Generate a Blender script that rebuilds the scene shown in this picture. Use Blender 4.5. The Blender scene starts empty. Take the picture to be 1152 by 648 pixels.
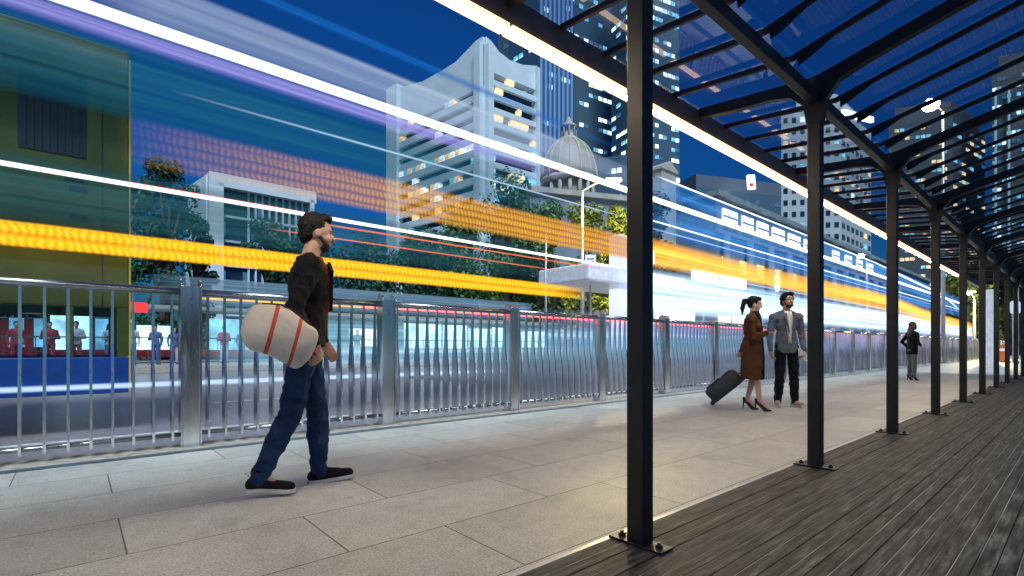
import bpy, bmesh, math, random
from mathutils import Vector, Matrix, noise
random.seed(7)
R = math.radians
scene = bpy.context.scene
col = scene.collection

# ------------------------------------------------------------------ camera frame
# X runs along the street, Y across it (towards the road), Z up; metres.
H = 0.92; FL = 564.0; HZ = 390.5
FW = Vector((0.656, 0.755, 0)); RT = Vector((0.755, -0.656, 0))
def PF(x, y, F):
    """point seen at (x, y) of the 1152 px frame at forward distance F"""
    p = FW*F + RT*((x-576)/FL*F); p.z = H + (HZ-y)/FL*F
    return p
def PX(x, y, v):
    """point seen at (x, y) lying in the street-parallel plane Y = v"""
    r = (x-576)/FL
    u = v*(.656+.755*r)/(.755-.656*r)
    F = .656*u+.755*v
    return Vector((u, v, H+(HZ-y)/FL*F))
cam = bpy.data.cameras.new('camera'); co = bpy.data.objects.new('camera', cam); col.objects.link(co)
co.location = (0, 0, H); co.rotation_euler = (R(90), 0, -math.atan2(.656, .755))
cam.sensor_width = 36; cam.lens = 36*FL/1152; cam.shift_y = (HZ-324)/1152; cam.clip_end = 3000; cam.clip_start = .05
scene.camera = co

# ------------------------------------------------------------------ materials
def nmat(name):
    m = bpy.data.materials.new(name); m.use_nodes = True
    return m, m.node_tree, m.node_tree.nodes['Principled BSDF']
def noise_node(nt, scale, detail=4, coord='Object', mapscale=None):
    tc = nt.nodes.new('ShaderNodeTexCoord'); n = nt.nodes.new('ShaderNodeTexNoise')
    n.inputs['Scale'].default_value = scale; n.inputs['Detail'].default_value = detail
    src = tc.outputs[coord]
    if mapscale:
        mp = nt.nodes.new('ShaderNodeMapping'); mp.inputs['Scale'].default_value = mapscale
        nt.links.new(src, mp.inputs['Vector']); src = mp.outputs['Vector']
    nt.links.new(src, n.inputs['Vector'])
    return n
def ramp(nt, fac, stops):
    r = nt.nodes.new('ShaderNodeValToRGB'); nt.links.new(fac, r.inputs['Fac'])
    e = r.color_ramp.elements
    while len(e) < len(stops): e.new(.5)
    for el, (p, c) in zip(e, stops):
        el.position = p; el.color = (*c, 1)
    return r.outputs['Color']
def mat(name, c, rough=.6, metal=0, var=.15, scale=6, bump=0, bscale=40, spec=.5, mapscale=None):
    m, nt, b = nmat(name)
    b.inputs['Roughness'].default_value = rough; b.inputs['Metallic'].default_value = metal
    b.inputs['Specular IOR Level'].default_value = spec
    n = noise_node(nt, scale, 5, mapscale=mapscale)
    lo = tuple(max(0, x*(1-var)) for x in c); hi = tuple(min(1, x*(1+var)) for x in c)
    nt.links.new(ramp(nt, n.outputs['Fac'], [(.3, lo), (.7, hi)]), b.inputs['Base Color'])
    if bump:
        n2 = noise_node(nt, bscale, 6, mapscale=mapscale); bp = nt.nodes.new('ShaderNodeBump')
        bp.inputs['Strength'].default_value = bump; bp.inputs['Distance'].default_value = .01
        nt.links.new(n2.outputs['Fac'], bp.inputs['Height']); nt.links.new(bp.outputs['Normal'], b.inputs['Normal'])
    return m
def emat(name, c, s, sample=True):
    m, nt, b = nmat(name)
    b.inputs['Base Color'].default_value = (.02, .02, .02, 1)
    b.inputs['Emission Color'].default_value = (*c, 1); b.inputs['Emission Strength'].default_value = s
    if not sample: m.cycles.emission_sampling = 'NONE'
    return m
def winmat(name, c, s):
    """a lit window: uneven light inside, dark glass over it"""
    m, nt, b = nmat(name)
    b.inputs['Base Color'].default_value = (.02, .03, .05, 1); b.inputs['Roughness'].default_value = .2
    n = noise_node(nt, .9, 3)
    nt.links.new(ramp(nt, n.outputs['Fac'], [(.35, tuple(x*.35 for x in c)), (.65, c)]), b.inputs['Emission Color'])
    b.inputs['Emission Strength'].default_value = s
    m.cycles.emission_sampling = 'NONE'
    return m
def glassmat(name, tint, refl=1.45, rough=.02, dirt=.0):
    m = bpy.data.materials.new(name); m.use_nodes = True; nt = m.node_tree; nt.nodes.clear()
    o = nt.nodes.new('ShaderNodeOutputMaterial'); mx = nt.nodes.new('ShaderNodeMixShader')
    t = nt.nodes.new('ShaderNodeBsdfTransparent'); t.inputs['Color'].default_value = (*tint, 1)
    g = nt.nodes.new('ShaderNodeBsdfGlossy'); g.inputs['Roughness'].default_value = rough
    f = nt.nodes.new('ShaderNodeFresnel'); f.inputs['IOR'].default_value = refl
    nt.links.new(f.outputs['Fac'], mx.inputs['Fac']); nt.links.new(t.outputs[0], mx.inputs[1]); nt.links.new(g.outputs[0], mx.inputs[2])
    nt.links.new(mx.outputs[0], o.inputs['Surface'])
    return m
def trailmat(name, c1, c2, strength, alpha, pattern='streak', soft=.25, fade0=0, fade1=0, bands=6.0, rows=2):
    """light left in the air: emission over transparency; UV.y across the ribbon, UV.x metres along it, uv 'span' 0..1 along it"""
    m = bpy.data.materials.new(name); m.use_nodes = True; nt = m.node_tree; nt.nodes.clear(); N = nt.nodes.new; L = nt.links.new
    out = N('ShaderNodeOutputMaterial'); mx = N('ShaderNodeMixShader'); tr = N('ShaderNodeBsdfTransparent'); em = N('ShaderNodeEmission')
    uv = N('ShaderNodeUVMap'); uv.uv_map = 'UVMap'; sep = N('ShaderNodeSeparateXYZ'); L(uv.outputs[0], sep.inputs[0])
    uv2 = N('ShaderNodeUVMap'); uv2.uv_map = 'span'; sep2 = N('ShaderNodeSeparateXYZ'); L(uv2.outputs[0], sep2.inputs[0])
    def math_(op, a, b=None, clamp=False):
        n = N('ShaderNodeMath'); n.operation = op; n.use_clamp = clamp
        for i, q in enumerate((a, b)):
            if q is None: continue
            if isinstance(q, (int, float)): n.inputs[i].default_value = q
            else: L(q, n.inputs[i])
        return n.outputs[0]
    y = sep.outputs['Y']; x = sep.outputs['X']
    if pattern == 'mesh':
        jn = N('ShaderNodeTexNoise'); jn.inputs['Scale'].default_value = 2.3; jn.inputs['Detail'].default_value = 3; L(uv.outputs[0], jn.inputs['Vector'])
        jx = math_('MULTIPLY', math_('SUBTRACT', jn.outputs['Fac'], .5), .16); x = math_('ADD', x, jx)
        y = math_('ADD', y, math_('MULTIPLY', jx, .25))
    # soft edge, the streak's halo put into its alpha: min(y, 1-y)/soft
    edge = math_('MINIMUM', y, math_('SUBTRACT', 1.0, y))
    edge = math_('DIVIDE', edge, max(soft, .001), True)
    edge = math_('POWER', edge, 1.3) if soft > .1 else edge
    a = math_('MULTIPLY', edge, alpha)
    mp = N('ShaderNodeMapping'); L(uv.outputs[0], mp.inputs['Vector']); mp.inputs['Scale'].default_value = (.035, bands, 1)
    ns = N('ShaderNodeTexNoise'); ns.inputs['Scale'].default_value = 1; ns.inputs['Detail'].default_value = 3; ns.inputs['Roughness'].default_value = .7; L(mp.outputs[0], ns.inputs['Vector'])
    rp = N('ShaderNodeMapRange'); rp.inputs['From Min'].default_value = .35; rp.inputs['From Max'].default_value = .65
    L(ns.outputs['Fac'], rp.inputs['Value'])
    strk = rp.outputs[0]
    if pattern == 'mesh':
        # rows of wavy dots: a moving dot-matrix display
        wx = math_('SINE', math_('MULTIPLY', math_('ADD', x, math_('MULTIPLY', y, .03)), 84.0))
        yr = math_('ADD', math_('MULTIPLY', y, math.pi*rows), math_('MULTIPLY', wx, .13))
        wy = math_('POWER', math_('ABSOLUTE', math_('SINE', yr)), .4)
        wv = math_('MULTIPLY', wy, math_('ADD', math_('MULTIPLY', wx, .24), .76))
        wv = math_('ADD', math_('MULTIPLY', wv, .85), math_('MULTIPLY', math_('SUBTRACT', strk, .4), .25), True)
        a = math_('MULTIPLY', a, math_('ADD', math_('MULTIPLY', wv, .6), .4)); colf = wv
    elif pattern == 'streak':
        a = math_('MULTIPLY', a, math_('ADD', math_('MULTIPLY', strk, .6), .4)); colf = strk
    else:
        colf = strk
    s = sep2.outputs['X']
    if fade0: a = math_('MULTIPLY', a, math_('DIVIDE', s, fade0, True))
    if fade1: a = math_('MULTIPLY', a, math_('DIVIDE', math_('SUBTRACT', 1.0, s), fade1, True))
    cm = N('ShaderNodeMix'); cm.data_type = 'RGBA'; L(colf, cm.inputs[0]); cm.inputs[6].default_value = (*c1, 1); cm.inputs[7].default_value = (*c2, 1)
    L(cm.outputs[2], em.inputs['Color']); em.inputs['Strength'].default_value = strength
    L(a, mx.inputs['Fac']); L(tr.outputs[0], mx.inputs[1]); L(em.outputs[0], mx.inputs[2]); L(mx.outputs[0], out.inputs['Surface'])
    return m

M = {}
M['black_steel'] = mat('black_steel', (.022, .024, .026), .42, .3, .2, 8, .1, 60)
M['steel'] = mat('brushed_steel', (.82, .85, .88), .19, 1, .3, 7, .3, 18, mapscale=(1, 1, .15))
M['steel_dark'] = mat('rail_tube_steel', (.30, .33, .36), .26, 1, .2, 5, .05, 30)
M['bolt'] = mat('bolt_steel', (.08, .08, .085), .4, .8)
M['white_metal'] = mat('white_metal', (.75, .78, .82), .4)
M['galv'] = mat('galvanised_pole', (.45, .47, .5), .45, .6)
M['green_paint'] = mat('green_paint', (.02, .16, .11), .4)
M['orange_paint'] = mat('orange_paint', (.6, .12, .02), .5)
M['maroon'] = mat('maroon_panel', (.22, .01, .02), .4)
M['roof_glass'] = glassmat('roof_glass', (.82, .90, 1.0), 2.6)
M['bus_glass'] = glassmat('bus_glass', (.85, .9, .95), 1.4)
M['leaf_dark'] = None

# ------------------------------------------------------------------ object helpers
def tag(o, label=None, cat=None, group=None, kind=None):
    if label: o['label'] = label
    if cat: o['category'] = cat
    if group: o['group'] = group
    if kind: o['kind'] = kind
    return o
def wloc(o):
    v = Vector((0, 0, 0))
    while o is not None:
        v += Vector(o.location); o = o.parent
    return v
def empty(name, loc, label=None, cat=None, group=None, rz=0):
    o = bpy.data.objects.new(name, None); col.objects.link(o); o.location = loc; o.rotation_euler.z = rz
    o.empty_display_size = .3
    return tag(o, label, cat, group)
def link(bm, name, m, parent=None, local=False, smooth=False, recalc=True):
    if recalc: bmesh.ops.recalc_face_normals(bm, faces=bm.faces)
    me = bpy.data.meshes.new(name)
    if parent is not None and not local:
        bmesh.ops.translate(bm, verts=bm.verts, vec=-wloc(parent))
    bm.to_mesh(me); bm.free()
    ms = m if isinstance(m, (list, tuple)) else [m]
    for q in ms: me.materials.append(M[q] if isinstance(q, str) else q)
    if smooth:
        for p in me.polygons: p.use_smooth = True
    o = bpy.data.objects.new(name, me); col.objects.link(o)
    if parent is not None: o.parent = parent
    return o
def inst(src, name, parent, loc=(0, 0, 0), rz=0):
    o = bpy.data.objects.new(name, src.data); col.objects.link(o); o.parent = parent; o.location = loc; o.rotation_euler.z = rz
    return o
def NB(): return bmesh.new()
def box(bm, lo, hi, mi=0, bevel=0):
    x0, y0, z0 = lo; x1, y1, z1 = hi
    v = [bm.verts.new(p) for p in ((x0,y0,z0),(x1,y0,z0),(x1,y1,z0),(x0,y1,z0),(x0,y0,z1),(x1,y0,z1),(x1,y1,z1),(x0,y1,z1))]
    fs = [bm.faces.new([v[i] for i in q]) for q in ((3,2,1,0),(4,5,6,7),(0,1,5,4),(1,2,6,5),(2,3,7,6),(3,0,4,7))]
    for f in fs: f.material_index = mi
    if bevel:
        es = list({e for f in fs for e in f.edges})
        bmesh.ops.bevel(bm, geom=es, offset=bevel, segments=2, affect='EDGES', profile=.5)
    return v
def obox(bm, c, ax, hx, hy, hz, mi=0, up=Vector((0, 0, 1))):
    """box at c with its local x along ax"""
    ax = Vector(ax).normalized(); ay = up.cross(ax).normalized(); az = ax.cross(ay).normalized()
    c = Vector(c); v = []
    for sz in (-1, 1):
        for sx, sy in ((-1,-1),(1,-1),(1,1),(-1,1)):
            v.append(bm.verts.new(c+ax*hx*sx+ay*hy*sy+az*hz*sz))
    for q in ((3,2,1,0),(4,5,6,7),(0,1,5,4),(1,2,6,5),(2,3,7,6),(3,0,4,7)):
        bm.faces.new([v[i] for i in q]).material_index = mi
def tube(bm, pts, rads, n=10, mi=0, smooth=True):
    pts = [Vector(p) for p in pts]
    if isinstance(rads, (int, float)): rads = [rads]*len(pts)
    rings = []; prev = None
    for i, p in enumerate(pts):
        t = (pts[min(i+1, len(pts)-1)]-pts[max(i-1, 0)]).normalized()
        a = Vector((0, 0, 1)) if abs(t.z) < .9 else Vector((1, 0, 0))
        if prev is not None: a = prev
        x = (a-t*a.dot(t)).normalized(); y = t.cross(x); prev = x
        rings.append([bm.verts.new(p+(x*math.cos(k*math.tau/n)+y*math.sin(k*math.tau/n))*rads[i]) for k in range(n)])
    for a, b in zip(rings, rings[1:]):
        for k in range(n):
            f = bm.faces.new((a[k], a[(k+1) % n], b[(k+1) % n], b[k])); f.smooth = smooth; f.material_index = mi
    bm.faces.new(rings[0][::-1]).material_index = mi; bm.faces.new(rings[-1]).material_index = mi
def ell(bm, c, r, rot=None, seg=16, rings=10, mi=0):
    ret = bmesh.ops.create_uvsphere(bm, u_segments=seg, v_segments=rings, radius=1)
    mt = Matrix.Translation(Vector(c)) @ ((rot.to_4x4()) if rot else Matrix.Identity(4)) @ Matrix.Diagonal((r[0], r[1], r[2], 1))
    for v in ret['verts']: v.co = mt @ v.co
    for v in ret['verts']:
        for f in v.link_faces: f.smooth = True; f.material_index = mi
def capsule(bm, p0, p1, r0, r1=None, n=12):
    r1 = r0 if r1 is None else r1
    p0 = Vector(p0); p1 = Vector(p1); d = (p1-p0)
    if d.length < 1e-6: ell(bm, p0, (r0,)*3); return
    d.normalize(); pts = []; rr = []
    for k in range(5):
        a = math.pi/2*(1-k/4); pts.append(p0-d*r0*math.sin(a)); rr.append(max(r0*math.cos(a), r0*.05))
    for k in range(5):
        a = math.pi/2*k/4; pts.append(p1+d*r1*math.sin(a)); rr.append(max(r1*math.cos(a), r1*.05))
    tube(bm, pts, rr, n)
def loft(bm, rings, n=24, close=True):
    """rings: (centre, rx, ry[, power]) horizontal superellipses"""
    rs = []
    for rg in rings:
        c, rx, ry = Vector(rg[0]), rg[1], rg[2]; pw = rg[3] if len(rg) > 3 else 1
        ring = []
        for k in range(n):
            a = math.tau*k/n; ca, sa = math.cos(a), math.sin(a)
            ring.append(bm.verts.new(c+Vector((rx*math.copysign(abs(ca)**pw, ca), ry*math.copysign(abs(sa)**pw, sa), 0))))
        rs.append(ring)
    for a, b in zip(rs, rs[1:]):
        for k in range(n): bm.faces.new((a[k], a[(k+1) % n], b[(k+1) % n], b[k])).smooth = True
    if close: bm.faces.new(rs[0][::-1]); bm.faces.new(rs[-1])
def prism(bm, pts, z0, z1, mi=0, uv=True, topmi=None):
    """vertical walls over an outline; UV in metres along the wall and up"""
    n = len(pts); lo = [bm.verts.new((p[0], p[1], z0)) for p in pts]; hi = [bm.verts.new((p[0], p[1], z1 if not isinstance(z1, (list, tuple)) else z1[i])) for i, p in enumerate(pts)]
    lay = bm.loops.layers.uv.verify(); s = 0
    for i in range(n):
        j = (i+1) % n; d = (Vector(pts[j][:2])-Vector(pts[i][:2])).length
        f = bm.faces.new((lo[i], lo[j], hi[j], hi[i])); f.material_index = mi
        for l, q in zip(f.loops, ((s, z0), (s+d, z0), (s+d, hi[j].co.z), (s, hi[i].co.z))): l[lay].uv = q
        s += d
    f = bm.faces.new(hi); f.material_index = mi if topmi is None else topmi
    f = bm.faces.new(lo[::-1]); f.material_index = mi
def extrude_profile(bm, prof, axis_pt0, axis_pt1, right, mi=0):
    """prof: list of (a, z) closed outline; swept straight between two points"""
    r = Vector(right); rows = []
    for P in (Vector(axis_pt0), Vector(axis_pt1)):
        rows.append([bm.verts.new(P+r*a+Vector((0, 0, z))) for a, z in prof])
    n = len(prof)
    for i in range(n):
        bm.faces.new((rows[0][i], rows[0][(i+1) % n], rows[1][(i+1) % n], rows[1][i])).material_index = mi
    bm.faces.new(rows[0][::-1]).material_index = mi; bm.faces.new(rows[1]).material_index = mi
def remesh(o, voxel, smooth=4, disp=0, dsize=.15):
    md = o.modifiers.new('r', 'REMESH'); md.mode = 'VOXEL'; md.voxel_size = voxel
    sm = o.modifiers.new('s', 'SMOOTH'); sm.factor = .5; sm.iterations = smooth
    if disp:
        tx = bpy.data.textures.new('folds', 'CLOUDS'); tx.noise_scale = dsize; tx.noise_depth = 2
        dm = o.modifiers.new('d', 'DISPLACE'); dm.texture = tx; dm.strength = disp; dm.mid_level = .5
    bpy.context.view_layer.update()
    dg = bpy.context.evaluated_depsgraph_get(); ev = o.evaluated_get(dg)
    me = bpy.data.meshes.new_from_object(ev); old = o.data; nm = old.name
    ms = [s for s in old.materials]
    o.modifiers.clear(); o.data = me; bpy.data.meshes.remove(old); me.name = nm
    me.materials.clear()
    for q in ms: me.materials.append(q)
    for p in me.polygons: p.use_smooth = True; p.material_index = 0
    return o

# ------------------------------------------------------------------ ground
def sheet(name, x0, x1, y0, y1, z, m):
    bm = NB(); v = [bm.verts.new(p) for p in ((x0,y0,z),(x1,y0,z),(x1,y1,z),(x0,y1,z))]; bm.faces.new(v)
    return tag(link(bm, name, m), kind='structure')
def paving_mat():
    m, nt, b = nmat('granite_paving'); L = nt.links.new; N = nt.nodes.new
    tc = N('ShaderNodeTexCoord'); mp = N('ShaderNodeMapping'); mp.inputs['Location'].default_value = (.334, -.32, 0); L(tc.outputs['Object'], mp.inputs['Vector'])
    br = N('ShaderNodeTexBrick'); br.offset = .6; br.offset_frequency = 2; br.squash = 1
    br.inputs['Scale'].default_value = 1; br.inputs['Brick Width'].default_value = 1.26; br.inputs['Row Height'].default_value = .62
    br.inputs['Mortar Size'].default_value = .0042; br.inputs['Mortar Smooth'].default_value = .3; br.inputs['Bias'].default_value = 0
    br.inputs['Color1'].default_value = (.62, .64, .625, 1); br.inputs['Color2'].default_value = (.50, .52, .51, 1); br.inputs['Mortar'].default_value = (.09, .085, .08, 1)
    L(mp.outputs[0], br.inputs['Vector'])
    sp = N('ShaderNodeTexNoise'); sp.inputs['Scale'].default_value = 95; sp.inputs['Detail'].default_value = 5; sp.inputs['Roughness'].default_value = .8; L(tc.outputs['Object'], sp.inputs['Vector'])
    st = N('ShaderNodeTexNoise'); st.inputs['Scale'].default_value = 1.1; st.inputs['Detail'].default_value = 8; st.inputs['Roughness'].default_value = .65; L(tc.outputs['Object'], st.inputs['Vector'])
    a = ramp(nt, sp.outputs['Fac'], [(.36, (.48, .48, .48)), (.62, (1.25, 1.25, 1.25))]); c = ramp(nt, st.outputs['Fac'], [(.33, (.66, .66, .67)), (.45, (.92, .92, .92)), (.62, (1.06, 1.05, 1.03))])
    def mul(p, q):
        n = N('ShaderNodeMix'); n.data_type = 'RGBA'; n.blend_type = 'MULTIPLY'; n.inputs[0].default_value = 1; L(p, n.inputs[6]); L(q, n.inputs[7]); return n.outputs[2]
    vo = N('ShaderNodeTexVoronoi'); vo.inputs['Scale'].default_value = 2.1; vo.inputs['Randomness'].default_value = 1; L(tc.outputs['Object'], vo.inputs['Vector'])
    gum = ramp(nt, vo.outputs['Distance'], [(.035, (.62, .60, .58)), (.055, (1, 1, 1))])
    wr = N('ShaderNodeTexNoise'); wr.inputs['Scale'].default_value = 9; wr.inputs['Detail'].default_value = 10; wr.inputs['Roughness'].default_value = .75; L(tc.outputs['Object'], wr.inputs['Vector'])
    wear = ramp(nt, wr.outputs['Fac'], [(.3, (.80, .79, .77)), (.55, (1.02, 1.02, 1.02))])
    L(mul(mul(mul(mul(br.outputs['Color'], a), c), gum), wear), b.inputs['Base Color'])
    L(ramp(nt, st.outputs['Fac'], [(.3, (.38,)*3), (.7, (.62,)*3)]), b.inputs['Roughness'])
    iv = N('ShaderNodeMath'); iv.operation = 'MULTIPLY_ADD'; L(br.outputs['Fac'], iv.inputs[0]); iv.inputs[1].default_value = -1.0; L(sp.outputs['Fac'], iv.inputs[2])
    bp = N('ShaderNodeBump'); bp.inputs['Strength'].default_value = .35; bp.inputs['Distance'].default_value = .004; L(iv.outputs[0], bp.inputs['Height']); L(bp.outputs[0], b.inputs['Normal'])
    return m
M['paving'] = paving_mat()
M['road'] = mat('wet_asphalt', (.24, .22, .26), .3, 0, .5, 22, .8, 90)
M['kerb'] = mat('granite_kerb', (.36, .34, .31), .7, 0, .3, 14, .4, 60)
M['ground'] = mat('far_ground', (.05, .055, .06), .8, 0, .3, .5)
M['gutter'] = mat('dark_drain_strip', (.05, .09, .11), .3, 0, .4, 9, .2, 60)
M['paint'] = mat('road_paint', (.6, .6, .62), .6, 0, .35, 9, .2, 60)
M['groove_glint'] = mat('painted_groove_glint', (.30, .29, .26), .5, 0, .9, 3, mapscale=(.5, 9, 1))  # pale strips along some board gaps: light glints painted as colour
M['trim'] = mat('pale_deck_trim', (.62, .62, .6), .35, .3)
def deck_mat():
    m, nt, b = nmat('weathered_decking'); L = nt.links.new; N = nt.nodes.new
    n1 = noise_node(nt, 9, 12, mapscale=(.35, 2.4, 1)); n1.inputs['Roughness'].default_value = .78
    b.inputs['Specular IOR Level'].default_value = .22; n2 = noise_node(nt, 60, 4, mapscale=(.06, 1, 1))
    a = ramp(nt, n1.outputs['Fac'], [(.34, (.010, .0105, .0105)), (.47, (.035, .033, .030)), (.64, (.125, .118, .105))]); c = ramp(nt, n2.outputs['Fac'], [(.32, (.3, .3, .3)), (.68, (1.8, 1.77, 1.7))])
    n = N('ShaderNodeMix'); n.data_type = 'RGBA'; n.blend_type = 'MULTIPLY'; n.inputs[0].default_value = 1; L(a, n.inputs[6]); L(c, n.inputs[7])
    L(n.outputs[2], b.inputs['Base Color'])
    L(ramp(nt, n1.outputs['Fac'], [(.3, (.5,)*3), (.7, (.75,)*3)]), b.inputs['Roughness'])
    n3 = noise_node(nt, 45, 6, mapscale=(.35, 1, 1))
    bp = N('ShaderNodeBump'); bp.inputs['Strength'].default_value = .5; bp.inputs['Distance'].default_value = .004; L(n3.outputs['Fac'], bp.inputs['Height']); L(bp.outputs[0], b.inputs['Normal'])
    return m
M['deck'] = deck_mat()

sheet('ground', -900, 1500, -900, 1500, -.16, 'ground')
sheet('road', -60, 69, 5.62, 25.0, -.15, 'road')
sheet('paving', -14, 120, -30, 5.16, 0, 'paving')
bm = NB(); box(bm, (-14, 5.28, -.155), (120, 5.615, .012), bevel=.012); tag(link(bm, 'kerb', 'kerb'), kind='structure')
bm = NB(); box(bm, (-14, 5.165, -.155), (120, 5.275, .004)); tag(link(bm, 'drain_strip', 'gutter'), kind='structure')
bm = NB()
for a, b2 in ((-14, 60),): box(bm, (a, 1.475, -.01), (b2, 1.5, .022))
tag(link(bm, 'deck_edge_strip', 'trim'), kind='structure')
bm = NB(); y = 1.468; k = 0; pw = .061
while y > -6:
    jz = random.uniform(-.0012, .0012); prof = [(0, .004), (0, .0165), (-.0015, .019+jz), (-pw+.0045, .019+jz), (-pw+.0035, .0165), (-pw+.0035, .004)]
    extrude_profile(bm, prof, (-8, y, 0), (45, y, 0), (0, 1, 0))
    if k % 2 == 1 or random.random() < .3: extrude_profile(bm, [(-.0002, .010), (-.0002, .0205+jz), (-.0028, .0205+jz), (-.0028, .010)], (-8, y, 0), (45, y, 0), (0, 1, 0), 1)
    y -= pw; k += 1
tag(link(bm, 'deck', ['deck', 'groove_glint']), kind='structure')
# road markings
bm = NB()
for v0, w in ((7.55, .12),):
    box(bm, (-30, v0, -.149), (68, v0+w, -.146))
u = -20
while u < 66:
    box(bm, (u, 11.0, -.149), (u+2.2, 11.12, -.146)); box(bm, (u, 16.2, -.149), (u+2.2, 16.32, -.146)); u += 5.5
box(bm, (-30, 18.3, -.149), (68, 18.42, -.146))
tag(link(bm, 'road_markings', 'paint'), kind='structure')
bm = NB(); box(bm, (-60, 25.0, -.155), (200, 34, .16), bevel=.02); tag(link(bm, 'tram_platform', 'kerb'), kind='structure')
for a in ((9, 11.3, 62, 15.9), (21, 18.8, 54, 21.8)):
    bm = NB(); box(bm, (a[0], a[1], -.155), (a[2], a[3], -.02), bevel=.02); tag(link(bm, 'traffic_island', 'kerb'), kind='structure')
# ------------------------------------------------------------------ canopy over the deck
M['led'] = emat('warm_led', (1.0, .80, .56), 62); M['strip_halo'] = emat('warm_strip_halo', (1.0, .62, .33), 1.8)  # second material: added emission for the strip's warm halo
PU = [1.95+2.25*i for i in range(-2, 10)]; PV = 1.35; U0, U1 = -2.55, 22.2
can = empty('walkway_canopy', (1.95, PV, 0), 'black steel canopy with glass roof and warm light strip over the wooden deck', 'canopy')
def zr(v):
    """underside of a rafter above the post line"""
    d = v-PV
    return 2.83 + (.235*(-d) if d < 0 else .10*d)
def rafter(bm, u, hw, hh, ext=False):
    vs = [2.27, 1.95, 1.6, PV+.14, PV-.0, PV-.16, .9, .2, -.6, -1.6]
    rows = []
    for v in vs:
        z = zr(v); h = hh
        if not ext:
            if abs(v-PV) < .17: h = hh*1.0
            elif abs(v-PV) < .3: h = hh*1.1
        rows.append([bm.verts.new((u+sx*hw, v, z0)) for sx, z0 in ((-1, z+.11-h), (1, z+.11-h), (1, z+.11), (-1, z+.11))])
    for a, b in zip(rows, rows[1:]):
        for k in range(4): bm.faces.new((a[k], a[(k+1) % 4], b[(k+1) % 4], b[k]))
    bm.faces.new(rows[0][::-1]); bm.faces.new(rows[-1])
def arm(bm, u):
    """the two curved arms of a post"""
    lo = []; hi = []
    prof = [(-1.6, zr(-1.6)+.045), (-.6, zr(-.6)+.04), (.2, zr(.2)+.03), (.8, zr(.8)+.025), (1.05, zr(1.05)+.015), (1.19, 2.865), (1.27, 2.76), (1.305, 2.56), (1.395, 2.56), (1.43, 2.76), (1.52, 2.85), (1.68, 2.89), (1.95, zr(1.95)+.02), (2.27, zr(2.27)+.035)]
    top = [(v, max(zr(v)+.115, 0)) for v, z in prof]
    hw = .028
    A = [[bm.verts.new((u+s*hw, v, z)) for v, z in prof] for s in (-1, 1)]; B = [[bm.verts.new((u+s*hw, v, z)) for v, z in top] for s in (-1, 1)]
    for i in range(len(prof)-1):
        bm.faces.new((A[0][i], A[0][i+1], A[1][i+1], A[1][i])); bm.faces.new((B[0][i], B[1][i], B[1][i+1], B[0][i+1]))
        for s in (0, 1): bm.faces.new((A[s][i], B[s][i], B[s][i+1], A[s][i+1]))
    for i in (0, -1): bm.faces.new((A[0][i], A[1][i], B[1][i], B[0][i]))
for u in PU:
    bm = NB(); box(bm, (u-.041, PV-.045, .031), (u+.041, PV+.045, 2.60), bevel=.006); p = link(bm, 'post', 'black_steel', can)
    bm = NB(); box(bm, (u-.05, PV-.14, .0195), (u+.05, PV+.14, .031), bevel=.002); link(bm, 'base_plate', 'black_steel', p)
    for s in (-1, 1):
        bm = NB(); tube(bm, [(u, PV+s*.1, .0315), (u, PV+s*.1, .045)], .017, 6, smooth=False); tube(bm, [(u, PV+s*.1, .044), (u, PV+s*.1, .055)], .009, 8)
        link(bm, 'bolt', 'bolt', p)
    bm = NB(); arm(bm, u); link(bm, 'arm', 'black_steel', can)
i = 0; u = PU[0]; n = 0
while u < U1:
    if i % 5:
        bm = NB(); rafter(bm, u, .012, .036); link(bm, 'rafter', 'black_steel', can)
        for s, (va, vb) in ((1, (PV+.07, PV+.36)), (-1, (PV-.07, PV-.36))):
            pass
        # gusset blades where the rafter meets the spine beam
        bm = NB()
        for va, vm, vb in ((PV+.035, PV+.08, PV+.17), (PV-.035, PV-.10, PV-.26)):
            q = [(va, zr(va)+.02), (vm, zr(vm)+.03), (vb, zr(vb)+.075), (va, zr(va)+.078)]
            r0 = [bm.verts.new((u-.009, v, z)) for v, z in q]; r1 = [bm.verts.new((u+.009, v, z)) for v, z in q]
            bm.faces.new(r0); bm.faces.new(r1[::-1])
            for k in range(4): bm.faces.new((r0[k], r0[(k+1) % 4], r1[(k+1) % 4], r1[k]))
        link(bm, 'gusset', 'black_steel', can)
    i += 1; u += .45
bm = NB(); box(bm, (U0, PV-.03, 2.745), (U1, PV+.03, 2.83), bevel=.004); link(bm, 'spine_beam', 'black_steel', can)
# outer beam with a recess holding the light strip
bm = NB(); box(bm, (U0, 2.275, 2.84), (U1, 2.35, 3.03), bevel=.004); box(bm, (U0, 2.351, 2.88), (U1, 2.42, 3.0), bevel=.004); link(bm, 'edge_beam', M.setdefault('beam_warm_lit', mat('warm_lit_beam', (.13, .115, .10), .4, .2, .2, 8)), can)  # black steel beam; warm glow of the strip put into its colour
for a in range(len(PU)-1):
    if PU[a] > 15.5: break
    bm = NB(); x0 = PU[a]+.012; x1 = PU[a+1]-.012
    box(bm, (x0, 2.288, 2.812), (x1, 2.326, 2.8395)); ls = link(bm, 'light_strip', 'led', can)
    bm = NB(); box(bm, (x0, 2.25, 2.815), (x1, 2.2875, 2.8395)); box(bm, (x0, 2.3265, 2.818), (x1, 2.348, 2.8395)); link(bm, 'halo_edge', 'strip_halo', ls)  # added glowing edges: halo around the strip, also lighting the beam face
bm = NB(); box(bm, (U0, -1.68, zr(-1.6)-.05), (U1, -1.602, zr(-1.6)+.15)); link(bm, 'rear_beam', 'black_steel', can)
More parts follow.
